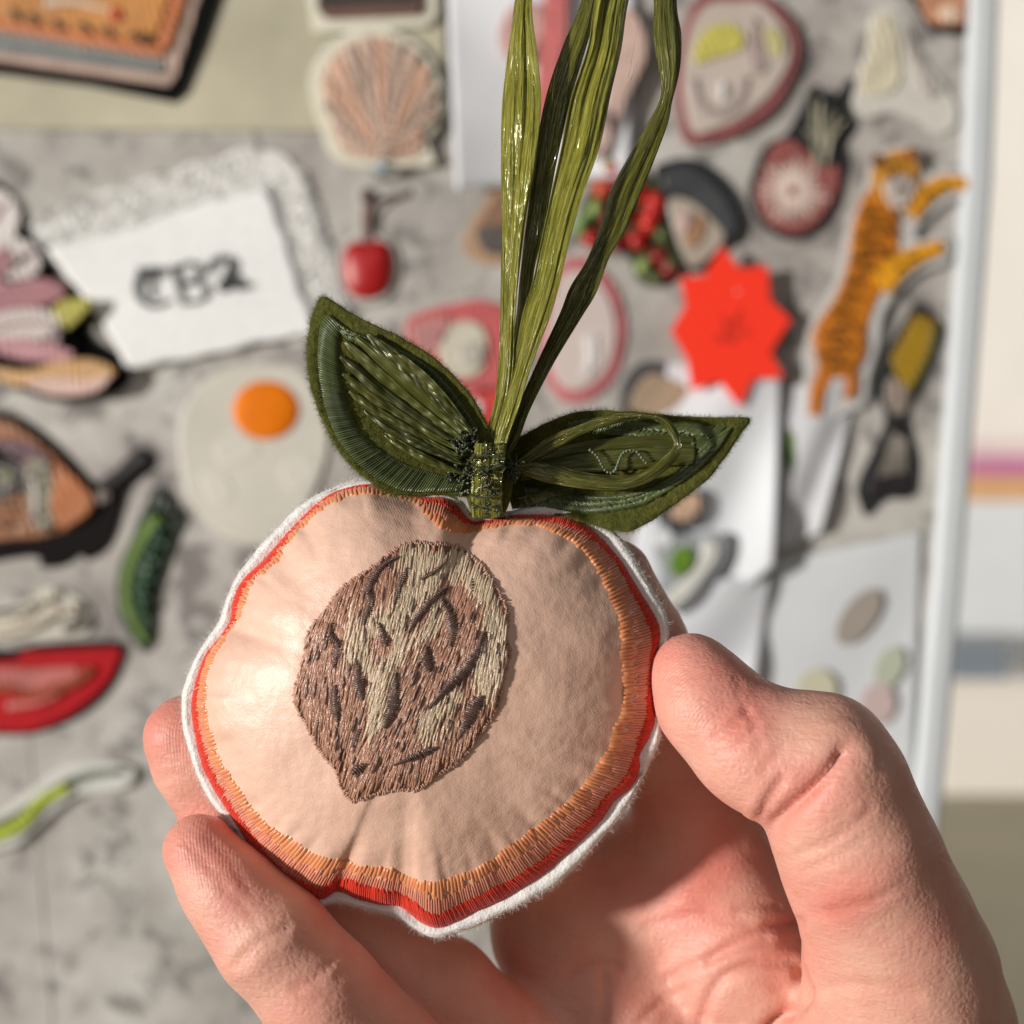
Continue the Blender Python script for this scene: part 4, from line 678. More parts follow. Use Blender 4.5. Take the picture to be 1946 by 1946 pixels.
def height(u, v, wr=True):
    u = np.asarray(u, float); v = np.asarray(v, float)
    """front bulge above the rim plane, metres"""
    th = np.arctan2(v - CY, u - CX); r = np.hypot(u - CX, v - CY); rho = np.clip(r / rad(RR, th), 0, 1.0)
    h = HF_ * (1 - rho ** 2.3) ** 0.62 * (1 + .16 * rho * np.cos(th - math.radians(-150)))
    if wr:
        for (du, dv), w_, d_, reach in DENT:
            t0 = math.atan2(dv - CY, du - CX); dt = (th - t0 + math.pi) % (2 * math.pi) - math.pi
            ang = np.exp(-(dt / (w_ * (1.25 + 1.2 * (1 - rho)))) ** 2) - .15 * np.exp(-((np.abs(dt) - w_ * 2) / w_) ** 2)
            f = np.exp(-((rho - .94) / (reach * .62)) ** 2) * np.clip((1 - rho) / .05, .12, 1)
            h = h - .55 * d_ * MM * ang * f
        for t0, w_, d_, reach in PUCK:
            dt = (th - t0 + math.pi) % (2 * math.pi) - math.pi; m_ = np.abs(dt) < .1
            if m_.any():
                ri_ = rad(RI, th[m_]) / rad(RR, th[m_]); x_ = rho[m_] - ri_
                h[m_] = h[m_] - d_ * MM * np.exp(-(dt[m_] / w_) ** 2) * np.where(x_ < 0, np.exp(-(x_ / reach) ** 2), np.clip(1 - x_ / .06, 0, 1) * .7)
        edge = np.clip((rho - .45) / .4, 0, 1) * np.clip((1 - rho) / .06, .1, 1)
        h = h + edge * .00008 * sines(th * 7, rho * 4, 21, 9, .8, 3.2) + .00032 * sines(u / 90, v / 90, 22, 8, .5, 2.2) * np.clip((1 - rho) / .15, 0, 1)
    return np.maximum(h, -0.0005)
base = P(930, 1790, 0.0)
orn = thing('peach_ornament', 'stuffed satin peach half with embroidered stone, green felt leaves and raffia hanging loop', 'ornament', base)
# ---- satin face
NR = 110
rr = (np.linspace(0, 1, NR)) ** .85
th_ = np.linspace(-math.pi, math.pi, 540, endpoint=False)
R2, T2 = np.meshgrid(rr, th_, indexing='ij')
U = CX + R2 * rad(RR, T2) * np.cos(T2); Vv = CY + R2 * rad(RR, T2) * np.sin(T2)
hh = height(U, Vv)
satin, t, b = nt('peach_satin'); v = coord(t)
n1 = noise(t, 60, 4, v); r = ramp(t, [(0.3, (0.76, 0.475, 0.355)), (0.7, (0.82, 0.540, 0.415))]); t.links.new(n1.outputs['Fac'], r.inputs[0]); t.links.new(r.outputs[0], b.inputs['Base Color'])
b.inputs['Roughness'].default_value = .475; b.inputs['Specular IOR Level'].default_value = .75; b.inputs['Sheen Weight'].default_value = .35; b.inputs['Sheen Roughness'].default_value = .35; b.inputs['Sheen Tint'].default_value = (1, .85, .75, 1)
vv1 = coord(t, 'Object', (1, 1, 1), (0, .5, 0)); w1 = t.nodes.new('ShaderNodeTexWave'); w1.inputs['Scale'].default_value = 900; w1.inputs['Distortion'].default_value = 2.2; w1.inputs['Detail Scale'].default_value = 2; t.links.new(vv1, w1.inputs['Vector'])
n2 = noise(t, 2600, 2, v); n3 = noise(t, 420, 3, v)
nb = bump(t, b, w1.outputs['Fac'], .06, .0002); nb = bump(t, b, n2.outputs['Fac'], .20, .0003, nb); n3.inputs['Scale'].default_value = 48; n3.inputs['Detail'].default_value = 4; bump(t, b, n3.outputs['Fac'], .75, .0036, nb)
V = P(U.ravel(), Vv.ravel(), -hh.ravel())
F = gridfaces(NR, 540, True)
face = mesh('satin_face', V, F, satin, orn)
# ---- felt backing: rim band with thickness, and the bulging back
feltw, t, b = nt('white_felt'); v = coord(t); n1 = noise(t, 900, 5, v, .65); n2 = noise(t, 2600, 3, v)
r = ramp(t, [(.3, (.82, .79, .76)), (.7, (.93, .91, .88))]); t.links.new(n1.outputs['Fac'], r.inputs[0]); t.links.new(r.outputs[0], b.inputs['Base Color']); b.inputs['Roughness'].default_value = .95; b.inputs['Sheen Weight'].default_value = .4
nb = bump(t, b, n1.outputs['Fac'], .8, .0006); bump(t, b, n2.outputs['Fac'], .5, .0003, nb)
b.inputs['Subsurface Weight'].default_value = .25; b.inputs['Subsurface Scale'].default_value = .001; b.inputs['Subsurface Radius'].default_value = (1, .9, .8)
tf = np.linspace(-math.pi, math.pi, 720, endpoint=False); c_, s_ = np.cos(tf), np.sin(tf)
RFw = rad(RF, tf) - 7 * np.clip(np.cos(tf - .7), 0, 1) + .8 * sines(tf * 40, tf * 0, 31, 8, .6, 3)
RRw = rad(RR, tf)
prof = [(RRw * .90, -.0006), (RRw * .985, -.0012), (RFw * .4 + RRw * .6, -.0017), (RFw - 6, -.0016), (RFw - 1.5, -.0008), (RFw, .0002), (RFw - 1.5, .0012), (RFw - 8, .0016), (RRw * .985, .0018)]
for q in np.linspace(.95, .0, 24): prof.append((RRw * max(q, .01), None))
rows = []
for R_, yv in prof:
    uu, v2 = CX + R_ * c_, CY + R_ * s_
    if yv is None:
        rho = R_ / RRw; yv = .0018 + .0125 * (1 - np.clip(rho, 0, 1) ** 2.4) ** .65
    rows.append(P(uu, v2, yv + .00012 * sines(tf * 30, tf * 0 + len(rows), 33, 6, .5, 3)))
felt_o = mesh('felt_backing', np.concatenate(rows), gridfaces(len(rows), 720, True), feltw, orn)
def fibres(name, start, dirn, length, width, mat, parent, curl=.5, seed=1):
    """many fine curved hairs: start (n,3), dirn (n,3) unit"""
    r = np.random.default_rng(seed); n = len(start); L = length * r.uniform(.35, 1.3, n)[:, None]
    side = np.cross(dirn, r.standard_normal((n, 3))); side /= np.linalg.norm(side, axis=1)[:, None] + 1e-9
    side2 = np.cross(dirn, side); k = 4; rowsV = []
    for i in range(k):
        s = i / (k - 1); c = start + dirn * L * s + side * L * curl * s * s * r.uniform(-1, 1, (n, 1)) ; w_ = width * (1 - .75 * s)
        rowsV.append(c - side2 * w_); rowsV.append(c + side2 * w_)
    V = np.stack(rowsV, 1).reshape(-1, 3); b0 = np.arange(n)[:, None] * (2 * k); F = []
    for i in range(k - 1): F.append(np.concatenate([b0 + 2 * i, b0 + 2 * i + 1, b0 + 2 * i + 3, b0 + 2 * i + 2], 1))
    return mesh(name, V, np.concatenate(F), mat, parent, kind='stuff')
def unit(a): return a / (np.linalg.norm(a, axis=-1, keepdims=True) + 1e-12)
fw = plain('felt_fibre_white', (.84, .80, .77), .9, .05, 300, 0)
nf = 9000; a = RNG.uniform(-math.pi, math.pi, nf); Rr = rad(RF, a) - 7 * np.clip(np.cos(a - .7), 0, 1) - RNG.uniform(0, 12, nf)
st_ = P(CX + Rr * np.cos(a), CY + Rr * np.sin(a), RNG.uniform(-.0016, .0014, nf))
dr = np.stack([np.cos(a), RNG.normal(-.5, .6, nf), -np.sin(a)], -1) + RNG.normal(0, .45, (nf, 3))
fibres('felt_fuzz', st_, unit(dr), .0009, .00002, fw, felt_o, .8, 3)
# ---- stitches
def stitches(name, p0, p1, width, lift, hgt, mat, parent, seg=5, jit=0.0, hfun=height, ends=.25, seed=1, kind='stuff', bow=0.0):
    """raised threads between photo points p0,p1 (n,2) following the surface; width in px"""
    r = np.random.default_rng(seed); p0 = np.asarray(p0, float); p1 = np.asarray(p1, float); n = len(p0)
    d = p1 - p0; d /= np.linalg.norm(d, axis=1)[:, None] + 1e-9; nn = np.stack([-d[:, 1], d[:, 0]], -1)
    W = np.asarray(width) * r.uniform(.85, 1.15, n); hj = hgt * r.uniform(.7, 1.25, n); bw_ = bow * r.uniform(-1, 1, n); rowsV = []; tone = []
    tn_ = r.uniform(0, 1, n)
    for i in range(seg):
        s = i / (seg - 1); prof_ = min(1, (min(s, 1 - s) / ends) ** .6) if ends else 1.0
        c = p0 + (p1 - p0) * s + nn * (bw_ * math.sin(s * math.pi))[:, None]
        for off, up in ((-.5, 0), (-.28, .75), (.0, 1.0), (.28, .75), (.5, 0)):
            q = c + nn * (off * W)[:, None]; h = hfun(q[:, 0], q[:, 1]) + lift + hj * up * prof_ - .00012 * (1 - prof_) - (.0001 if up == 0 else 0)
            rowsV.append(P(q[:, 0], q[:, 1], -h)); tone.append(tn_)
    V = np.stack(rowsV, 1).reshape(-1, 3); A_ = np.stack(tone, 1).ravel(); b0 = np.arange(n)[:, None] * (5 * seg); F = []
    for i in range(seg - 1):
        for k in range(4): F.append(np.concatenate([b0 + 5 * i + k, b0 + 5 * i + k + 1, b0 + 5 * i + 5 + k + 1, b0 + 5 * i + 5 + k], 1))
    return mesh(name, V, np.concatenate(F), mat, parent, attrs={'tone': A_}, kind=kind)
def floss(name, dark, light, rough=.32, spec=.6):
    m, t, b = nt(name); an = t.nodes.new('ShaderNodeAttribute'); an.attribute_name = 'tone'; v = coord(t)
    r = ramp(t, [(0, dark), (1, light)]); n = noise(t, 150, 3, v); mx = t.nodes.new('ShaderNodeMath'); mx.operation = 'MULTIPLY_ADD'; mx.inputs[1].default_value = .5
    t.links.new(an.outputs['Fac'], mx.inputs[0]); sb = t.nodes.new('ShaderNodeMath'); sb.operation = 'MULTIPLY'; sb.inputs[1].default_value = .5; t.links.new(n.outputs['Fac'], sb.inputs[0])
    t.links.new(sb.outputs[0], mx.inputs[2]); t.links.new(mx.outputs[0], r.inputs[0]); t.links.new(r.outputs[0], b.inputs['Base Color'])
    b.inputs['Roughness'].default_value = rough; b.inputs['Specular IOR Level'].default_value = spec; b.inputs['Sheen Weight'].default_value = .2
    n2 = noise(t, 3500, 2, v); bump(t, b, n2.outputs['Fac'], .3, .0001); return m
ORG = floss('orange_floss', (.62, .19, .070), (.85, .36, .16)); PNK = floss('pink_floss', (.58, .19, .11), (.80, .33, .22)); RDM = floss('red_floss', (.56, .018, .004), (.78, .045, .012), .6, .25)
def xy(R_, a): return np.stack([CX + R_ * np.cos(a), CY + R_ * np.sin(a)], -1)
# even arc-length sampling round the edge
pa = np.linspace(-math.pi, math.pi, 4000); pl = np.cumsum(np.concatenate([[0], np.linalg.norm(np.diff(xy(rad(RR, pa), pa), axis=0), axis=1)]))
def around(sp): return np.interp(np.arange(0, pl[-1], sp), pl, pa)
a = around(5.6); a = a + RNG.normal(0, .0009, len(a)); wdt = rad(RP, a) - rad(RI, a)
mid = rad(RI, a) + wdt * np.clip(.42 + RNG.normal(0, .10, len(a)), .1, .75)
skew = .010 * np.sin(a * 2 + 1)
stitches('pink_stitching', xy(mid - 4, a + skew), xy(rad(RP, a) + 7 + RNG.normal(0, 2, len(a)), a), 5.2, .00008, .00030, PNK, orn, 6, seed=2)
a = around(8.6); a = a + RNG.normal(0, .0014, len(a)); wdt = rad(RP, a) - rad(RI, a)
inn = rad(RI, a) - RNG.uniform(-1, 5, len(a)) - 2; out = rad(RI, a) + np.maximum(wdt * np.clip(.52 + RNG.normal(0, .13, len(a)), .25, .85), 14)
stitches('orange_stitching', xy(inn, a + .012 * np.sin(a * 2 + 1)), xy(out, a), 8.4, .00014, .00026, ORG, orn, 6, seed=3)
a = around(4.2); a = a + RNG.normal(0, .001, len(a))
stitches('red_stitching', xy(rad(RP, a) - 2 + RNG.normal(0, 2, len(a)), a + .012), xy(np.maximum(rad(RR, a), rad(RP, a) + 5) + 1 + RNG.normal(0, 1.6, len(a)), a - .006), 4.8, .00035, .00028, RDM, orn, 5, seed=4)
# ---- the stone
X6 = crop(540, 1010, .2743)
PIT = X6([(850, 78), (960, 75), (1060, 85), (1180, 95), (1270, 140), (1370, 230), (1440, 330), (1500, 430), (1540, 520), (1550, 620), (1530, 720), (1570, 820), (1545, 930), (1510, 1050), (1500, 1150), (1460, 1260), (1400, 1350), (1330, 1440), (1270, 1540), (1190, 1620), (1110, 1660), (1010, 1730), (930, 1790), (800, 1795), (690, 1810), (600, 1840), (500, 1870), (430, 1840), (390, 1760), (350, 1650), (270, 1560), (200, 1450), (150, 1330), (90, 1240), (65, 1160), (80, 1060), (120, 930), (150, 820), (150, 740), (200, 640), (270, 570), (330, 480), (400, 390), (480, 330), (600, 250), (700, 180), (780, 110)])
PITS = crom(PIT, 200)
pc = PITS.mean(0)
def hpit(u, v):
    r = np.hypot((u - pc[0]), (v - pc[1])) / 260
    return height(u, v) + .0002 + .0004 * np.clip(1 - r ** 2, 0, 1) + .00012 * sines(u / 14, v / 40, 77, 8, .5, 2)
rws = []
for q in np.linspace(1, .02, 26): p = pc + (PITS - pc) * q; rws.append(P(p[:, 0], p[:, 1], -(hpit(p[:, 0], p[:, 1]) - (.0003 if q > .97 else .0001))))
pit = mesh('stone', np.concatenate(rws), gridfaces(26, 200, True), plain('stone_ground', (.24, .125, .075), .7), orn)
BEI = [X6(p) for p in ([(900, 90), (1060, 90), (1180, 100), (1260, 160), (1380, 280), (1480, 420), (1535, 540), (1520, 720), (1560, 830), (1530, 950), (1480, 1080), (1400, 1140), (1330, 1080), (1330, 960), (1390, 860), (1430, 760), (1390, 660), (1400, 560), (1350, 430), (1290, 340), (1200, 330), (1140, 320), (1100, 260), (1000, 270), (940, 220), (780, 270), (820, 180)],
        [(940, 260), (1080, 300), (1060, 400), (960, 480), (880, 600), (830, 690), (760, 760), (720, 640), (760, 520), (820, 400), (870, 290)], [(1070, 520), (1110, 600), (1080, 680), (980, 740), (880, 760), (840, 840), (780, 880), (770, 760), (870, 710), (960, 640)],
        [(450, 650), (560, 660), (610, 600), (630, 720), (550, 800), (570, 880), (630, 990), (570, 1010), (490, 890), (440, 920), (430, 760)], [(620, 1060), (670, 920), (770, 910), (775, 980), (700, 1080), (690, 1180), (690, 1280), (650, 1400), (580, 1330)],
        [(1110, 1020), (1060, 1170), (970, 1270), (920, 1400), (960, 1430), (1060, 1390), (1150, 1250), (1250, 1110), (1180, 1110), (1100, 1170), (1060, 1180)], [(640, 620), (720, 560), (740, 640), (700, 660)])]
DRK = [([(790, 175), (690, 230), (615, 325), (580, 400), (600, 465), (572, 560), (550, 645)], 44, 62), ([(845, 255), (805, 370), (762, 500)], 44, 40), ([(950, 330), (1030, 285), (1112, 215)], 40, 30), ([(1125, 385), (1030, 470), (950, 560), (860, 695)], 62, 44), ([(1095, 470), (1145, 560), (1172, 680), (1148, 795)], 62, 60), ([(322, 640), (318, 720), (372, 790), (340, 940)], 60, 40), ([(655, 640), (690, 710), (702, 790)], 50, 62), ([(985, 805), (990, 890), (1005, 965)], 60, 90), ([(498, 895), (520, 1020), (540, 1165)], 64, 80), ([(772, 985), (768, 1120), (745, 1250), (695, 1360)], 56, 90), ([(1380, 700), (1325, 860), (1240, 990), (1130, 1090), (1005, 1225)], 66, 62), ([(350, 1070), (348, 1180), (370, 1310)], 60, 60), ([(1368, 1140), (1300, 1260), (1235, 1395)], 84, 76), ([(515, 1375), (475, 1490)], 60, 30), ([(562, 1615), (470, 1680)], 54, 50), ([(1050, 1500), (930, 1555), (760, 1618)], 56, 22), ([(1300, 330), (1302, 410)], 26, 22)]
darkq = [(np.array(X6(p)), w0 * .2743 * 1.4, w1 * .2743 * 1.4) for p, w0, w1 in DRK]
BRN = floss('brown_floss', (.31, .145, .088), (.64, .350, .235), .27, .8); BGE = floss('beige_floss', (.50, .375, .24), (.88, .690, .50), .27, .8); DKB = floss('dark_brown_floss', (.062, .026, .018), (.19, .095, .070), .28, .8)
n = 7200
qx = RNG.uniform(PITS[:, 0].min(), PITS[:, 0].max(), n); qy = RNG.uniform(PITS[:, 1].min(), PITS[:, 1].max(), n)
def flow(x, y_):                                  # threads lean with the stone, bowing round its middle
    lean = math.radians(106) + .0011 * (x - pc[0]) * ((y_ - pc[1]) / 240); return lean + .14 * np.sin(x / 47 + y_ / 80)
isb = np.zeros(n, bool)
jx, jy = qx + RNG.normal(0, 7, n), qy + RNG.normal(0, 15, n)
for pb_ in BEI: isb |= inside(crom(pb_, 80), jx, jy)
fl = flow(qx, qy); dv = np.stack([np.cos(fl), np.sin(fl)], -1); ln = RNG.uniform(18, 52, n)
c = np.stack([qx, qy], -1); p0, p1 = c - dv * ln[:, None] / 2, c + dv * ln[:, None] / 2
big = pc + (PITS - pc) * (1 + .018 * sines(np.arange(200) * 1.0, np.zeros(200), 5, 8, .5, 2.5)[:, None])
ok = inside(PITS, qx, qy) & inside(big, p0[:, 0], p0[:, 1]) & inside(big, p1[:, 0], p1[:, 1])
for m_, mat_, nm_, lf in ((ok & ~isb, BRN, 'brown_threads', .00006), (ok & isb, BGE, 'beige_threads', .00020)):
    stitches(nm_, p0[m_], p1[m_], 3.9, lf, .00030, mat_, pit, 5, hfun=hpit, ends=.22, seed=6, bow=2.5)
ed = crom(PIT, 330); tg_ = np.roll(ed, -1, 0) - np.roll(ed, 1, 0); nrm = np.stack([-tg_[:, 1], tg_[:, 0]], -1); nrm /= np.linalg.norm(nrm, axis=1)[:, None]
sg = 1 if inside(PITS, *(ed + nrm * 8).T).mean() > .5 else -1
PRM = floss('rose_floss', (.46, .24, .17), (.64, .38, .29), .35, .5)
stitches('edge_stitching', ed - nrm * sg * RNG.uniform(0, 5, (330, 1)), ed + nrm * sg * RNG.uniform(2, 8, (330, 1)) + RNG.normal(0, 1.2, (330, 2)), 4.0, .00005, .00022, PRM, pit, 4, hfun=lambda u, v: height(u, v) + .00025, seed=8)
fx = ok & (RNG.random(n) < .022)
stitches('shadow_flecks', p0[fx], p1[fx], 4.2, .00030, .00030, DKB, pit, 5, hfun=hpit, ends=.2, seed=7, bow=2)  # scattered dark threads paint thin shadows between the stone's stitches
for k, (q, w0, w1) in enumerate(darkq):
    L = np.linalg.norm(np.diff(q, axis=0), axis=1).sum(); m_ = max(5, int(L / 3.9)); c = crom(q, m_, False) if len(q) > 2 else np.linspace(q[0], q[1], m_)
    d = np.gradient(c, axis=0); d /= np.linalg.norm(d, axis=1)[:, None] + 1e-9; nn = np.stack([-d[:, 1], d[:, 0]], -1); s = np.linspace(0, 1, m_)
    wd = (w0 + (w1 - w0) * s) * np.clip(np.sin(np.clip(s, .04, .96) * math.pi) ** .45, .3, 1) * .5 * RNG.uniform(.75, 1.25, m_)
    slant = d * 2.2
    stitches('dark_groove', c - nn * wd[:, None] - slant, c + nn * wd[:, None] + slant, 4.0, .00040, .00042, DKB, pit, 6, hfun=hpit, ends=.4, seed=20 + k, kind=None)
# ---- leaves
X2 = crop(540, 520, .4762)
FELTG, t, b = nt('green_felt'); v = coord(t); n1 = noise(t, 1000, 5, v, .7); n2 = noise(t, 120, 3, v)
r = ramp(t, [(.28, (.036, .040, .003)), (.5, (.082, .084, .006)), (.75, (.15, .145, .016))]); t.links.new(n1.outputs['Fac'], r.inputs[0]); t.links.new(r.outputs[0], b.inputs['Base Color']); b.inputs['Roughness'].default_value = .95; b.inputs['Sheen Weight'].default_value = .25; b.inputs['Sheen Tint'].default_value = (.6, .65, .2, 1)
nb = bump(t, b, n1.outputs['Fac'], 1.0, .0008); bump(t, b, n2.outputs['Fac'], .4, .001, nb)
fg = plain('felt_fibre_green', (.11, .12, .016), .9, .2, 300, 0); GFL = floss('leaf_floss', (.038, .056, .012), (.125, .160, .042), .28, .7); DFL = floss('dark_green_floss', (.026, .034, .010), (.080, .095, .030), .3, .6)
def raffia_mat(name, dark, mid_, light, rough=.27, coat=.8, bk=1.0):
    m, t, b = nt(name); v = coord(t, 'UV', (1, .032, 1)); n1 = noise(t, 10, 3, v, .55, .4); n2 = noise(t, 42, 3, v, .6); vo = coord(t); n3 = noise(t, 130, 3, vo)
    r = ramp(t, [(.28, dark), (.5, mid_), (.74, light)]); av = t.nodes.new('ShaderNodeMath'); av.operation = 'MULTIPLY_ADD'; av.inputs[1].default_value = .55; hf = t.nodes.new('ShaderNodeMath'); hf.operation = 'MULTIPLY'; hf.inputs[1].default_value = .45; t.links.new(n2.outputs['Fac'], hf.inputs[0]); t.links.new(n1.outputs['Fac'], av.inputs[0]); t.links.new(hf.outputs[0], av.inputs[2]); t.links.new(av.outputs[0], r.inputs[0])
    mx = t.nodes.new('ShaderNodeMix'); mx.data_type = 'RGBA'; mx.blend_type = 'OVERLAY'; mx.inputs['Factor'].default_value = .12; t.links.new(r.outputs[0], mx.inputs[6]); t.links.new(n3.outputs['Fac'], mx.inputs[7])
    t.links.new(mx.outputs[2], b.inputs['Base Color']); b.inputs['Roughness'].default_value = rough; b.inputs['Specular IOR Level'].default_value = 1.0; b.inputs['Coat Weight'].default_value = coat; b.inputs['Coat Roughness'].default_value = .2; b.inputs['Coat Tint'].default_value = (.98, .97, .80, 1); b.inputs['Specular Tint'].default_value = (.95, .95, .62, 1)
    nb = bump(t, b, n1.outputs['Fac'], bk, .0016); nb = bump(t, b, n2.outputs['Fac'], .5 * bk, .0003, nb); n4 = noise(t, 420, 2, vo); nb = bump(t, b, n4.outputs['Fac'], .10 * bk, .0006, nb); t.links.new(nb, b.inputs['Coat Normal'])
    tr = t.nodes.new('ShaderNodeBsdfTranslucent'); t.links.new(mx.outputs[2], tr.inputs[0]); ms = t.nodes.new('ShaderNodeMixShader'); ms.inputs[0].default_value = .22
    out = t.nodes['Material Output']; t.links.new(b.outputs[0], ms.inputs[1]); t.links.new(tr.outputs[0], ms.inputs[2]); t.links.new(ms.outputs[0], out.inputs['Surface']); return m
RAFM2 = raffia_mat('raffia_olive', (.026, .030, .004), (.070, .074, .010), (.15, .148, .028), .3, .2, .35); RAFE = raffia_mat('raffia_deep', (.016, .022, .005), (.040, .048, .010), (.085, .092, .022), .34, .1, .35); RAF = raffia_mat('raffia', (.085, .090, .008), (.26, .255, .036), (.60, .56, .15), .18); RAFD = raffia_mat('raffia_dark', (.024, .030, .004), (.066, .072, .011), (.140, .140, .028), .34, .1, .35)
def ribbon(name, le, ri, ys, mat, parent, N=90, M=15, pleat=.0007, puff=.0008, folds=2.5, seed=1, hfun=None, crumple=.0001, tilt=0.0):
    """a raffia strip between two edge lines (photo px); ys = depths in mm along it"""
    L = crom(le, N, False); R_ = crom(ri, N, False); s = np.linspace(0, 1, N); t_ = np.linspace(0, 1, M)
    uv = L[:, None] * (1 - t_)[None, :, None] + R_[:, None] * t_[None, :, None]; yb = np.interp(s, np.linspace(0, 1, len(ys)), ys)[:, None] * MM
    Sg, Tg = np.meshgrid(s, t_, indexing='ij'); ph = sines(Sg * 3, Sg * 0, seed, 4, .5, 2) * .8
    w_ = np.linalg.norm(R_ - L, axis=1)[:, None] / 60
    yy = yb - puff * w_ * (1 - (2 * Tg - 1) ** 2) - tilt * (Tg - .5) * w_ * .005 * (1 + .7 * sines(Sg * 9, Tg * .6, seed + 40, 5, .5, 2)) - .36 * pleat * np.minimum(w_, 1.3) * (np.sin((Tg * folds * .55 + ph) * 2 * math.pi) + .5 * np.sin((Tg * folds * 1.27 - 1.4 * ph + seed) * 2 * math.pi) + .22 * np.sin((Tg * folds * 2.9 + .7 * ph) * 2 * math.pi)) - crumple * sines(Sg * 40, Tg * 6, seed + 9, 8, .5, 2)
    if hfun is not None: yy = yy - hfun(uv[..., 0], uv[..., 1])
    V = P(uv[..., 0].ravel(), uv[..., 1].ravel(), yy.ravel()); Ls = np.linalg.norm(np.diff(L, axis=0), axis=1).sum() / 60
    o = mesh(name, V, gridfaces(N, M), mat, parent, uv=np.stack([Tg.ravel() * float(w_.mean()) + seed * .37, Sg.ravel() * Ls], -1))
    md = o.modifiers.new('thickness', 'SOLIDIFY'); md.thickness = .00012; return o
def leaf(outline, label, y0, tilt, cup, tipuv, baseuv, seed):
    q = crom(outline, 260); c = q.mean(0); ax = np.array(tipuv, float) - np.array(baseuv, float); Ln = np.linalg.norm(ax); ax /= Ln; px = np.array([-ax[1], ax[0]])
    def hl(u, v):                               # height of the felt's face towards the viewer
        a_ = ((u - baseuv[0]) * ax[0] + (v - baseuv[1]) * ax[1]) / Ln; b_ = ((u - baseuv[0]) * px[0] + (v - baseuv[1]) * px[1]) / Ln
        return -y0 + tilt * a_ + cup * b_ * b_ * 4 + .0009 * sines(u / 70, v / 70, seed, 6, .5, 1.6)
    rows_ = []; w_ = 1.0 * sines(np.linspace(0, 60, 260), np.zeros(260), seed + 3, 8, .6, 3)[:, None]
    qq = q + unit(q - c) * w_
    for sc_, dy in ((.02, .0014), (.5, .0014), (.96, .0013), (.99, .0010), (1.0, .0005), (.995, -.0000), (.97, -.0003), (.9, -.0003), (.75, -.0003), (.6, -.0003), (.4, -.0003), (.2, -.0003), (.02, -.0003)):
        p = c + (qq - c) * sc_; rows_.append(P(p[:, 0], p[:, 1], -hl(p[:, 0], p[:, 1]) + dy + .00012 * sines(p[:, 0] / 6, p[:, 1] / 6, 4, 6, .5, 2)))
    lo_ = mesh('leaf', np.concatenate(rows_), gridfaces(len(rows_), 260, True), FELTG, orn); lo_['label'] = label
    n_ = 5200; i = RNG.integers(0, 260, n_); p = q[i] - unit(q - c)[i] * RNG.uniform(0, 6, n_)[:, None]; st0 = P(p[:, 0], p[:, 1], -hl(p[:, 0], p[:, 1]) + RNG.uniform(0, .0012, n_)); o_ = unit(q - c)[i]
    d0 = np.stack([o_[:, 0], RNG.normal(-.6, .6, n_), -o_[:, 1]], -1) + RNG.normal(0, .5, (n_, 3))
    xs = RNG.uniform(q[:, 0].min(), q[:, 0].max(), 20000); yv = RNG.uniform(q[:, 1].min(), q[:, 1].max(), 20000); m_ = inside(q, xs, yv); xs, yv = xs[m_][:9000], yv[m_][:9000]
    st1 = P(xs, yv, -hl(xs, yv) - .0002); d1 = np.stack([RNG.normal(0, .9, len(xs)), RNG.normal(-.35, .25, len(xs)), RNG.normal(0, .9, len(xs))], -1)
    fibres('felt_fuzz', np.concatenate([st0, st1]), unit(np.concatenate([d0, d1])), .0009, .00002, fg, lo_, .8, seed)
    return lo_, (lambda u, v: hl(u, v) + .0003)
def band(name, outer, inner, sp, width, mat, parent, hfun, lift=.0002, hgt=.00035, seed=1, seg=6, skew=0.0, rows=1):
    L = np.linalg.norm(np.diff(np.array(outer, float), axis=0), axis=1).sum(); n_ = int(L / sp); o_ = crom(outer, n_, False); i_ = crom(inner, n_, False)
    r = np.random.default_rng(seed); P0, P1 = [], []
    for k in range(rows):
        a0, a1 = k / rows, (k + 1) / rows; j = r.normal(0, .12 / rows if rows > 1 else .01, n_)[:, None]
        P0.append(o_ + (i_ - o_) * np.clip(a0 - .04 + j, 0, 1)); P1.append(o_ + (i_ - o_) * np.clip(a1 + .04 + j, 0, 1))
    P0, P1 = np.concatenate(P0), np.concatenate(P1)
    return stitches(name, P0, P1 + skew * r.normal(0, 1, P1.shape), width, lift, hgt, mat, parent, seg, hfun=hfun, ends=.15, seed=seed)
LO = X2([(150, 90), (200, 112), (280, 165), (380, 215), (480, 260), (570, 315), (640, 370), (700, 430), (750, 490), (790, 560), (815, 610), (830, 690), (820, 780), (790, 860), (720, 890), (620, 884), (540, 890), (460, 885), (390, 865), (320, 815), (260, 760), (200, 680), (160, 600), (120, 500), (100, 420), (90, 330), (100, 220), (125, 130)])
lf1, h1 = leaf(LO, 'green felt leaf with a wide stitched edge and fanned raffia', -.0060, -.002, .010, (612, 563), (925, 935), 51)
band('edge_embroidery', X2([(172, 165), (145, 205), (134, 320), (142, 420), (165, 540), (208, 650), (270, 735), (340, 798), (410, 840), (480, 866), (600, 872), (700, 868)]), X2([(232, 232), (215, 262), (218, 360), (232, 450), (265, 560), (310, 640), (360, 690), (420, 730), (500, 770), (570, 790), (650, 812), (720, 830)]), 4.6, 4.8, GFL, lf1, h1, .0004, .0005, 61)
band('side_embroidery', X2([(180, 168), (240, 215), (300, 245), (400, 280), (500, 320), (590, 380), (660, 450), (720, 530), (770, 610)]), X2([(230, 240), (270, 270), (330, 270), (420, 320), (500, 390), (560, 460), (620, 540), (680, 610), (720, 670)]), 4.4, 4.6, GFL, lf1, h1, .0003, .0004, 62, rows=3)
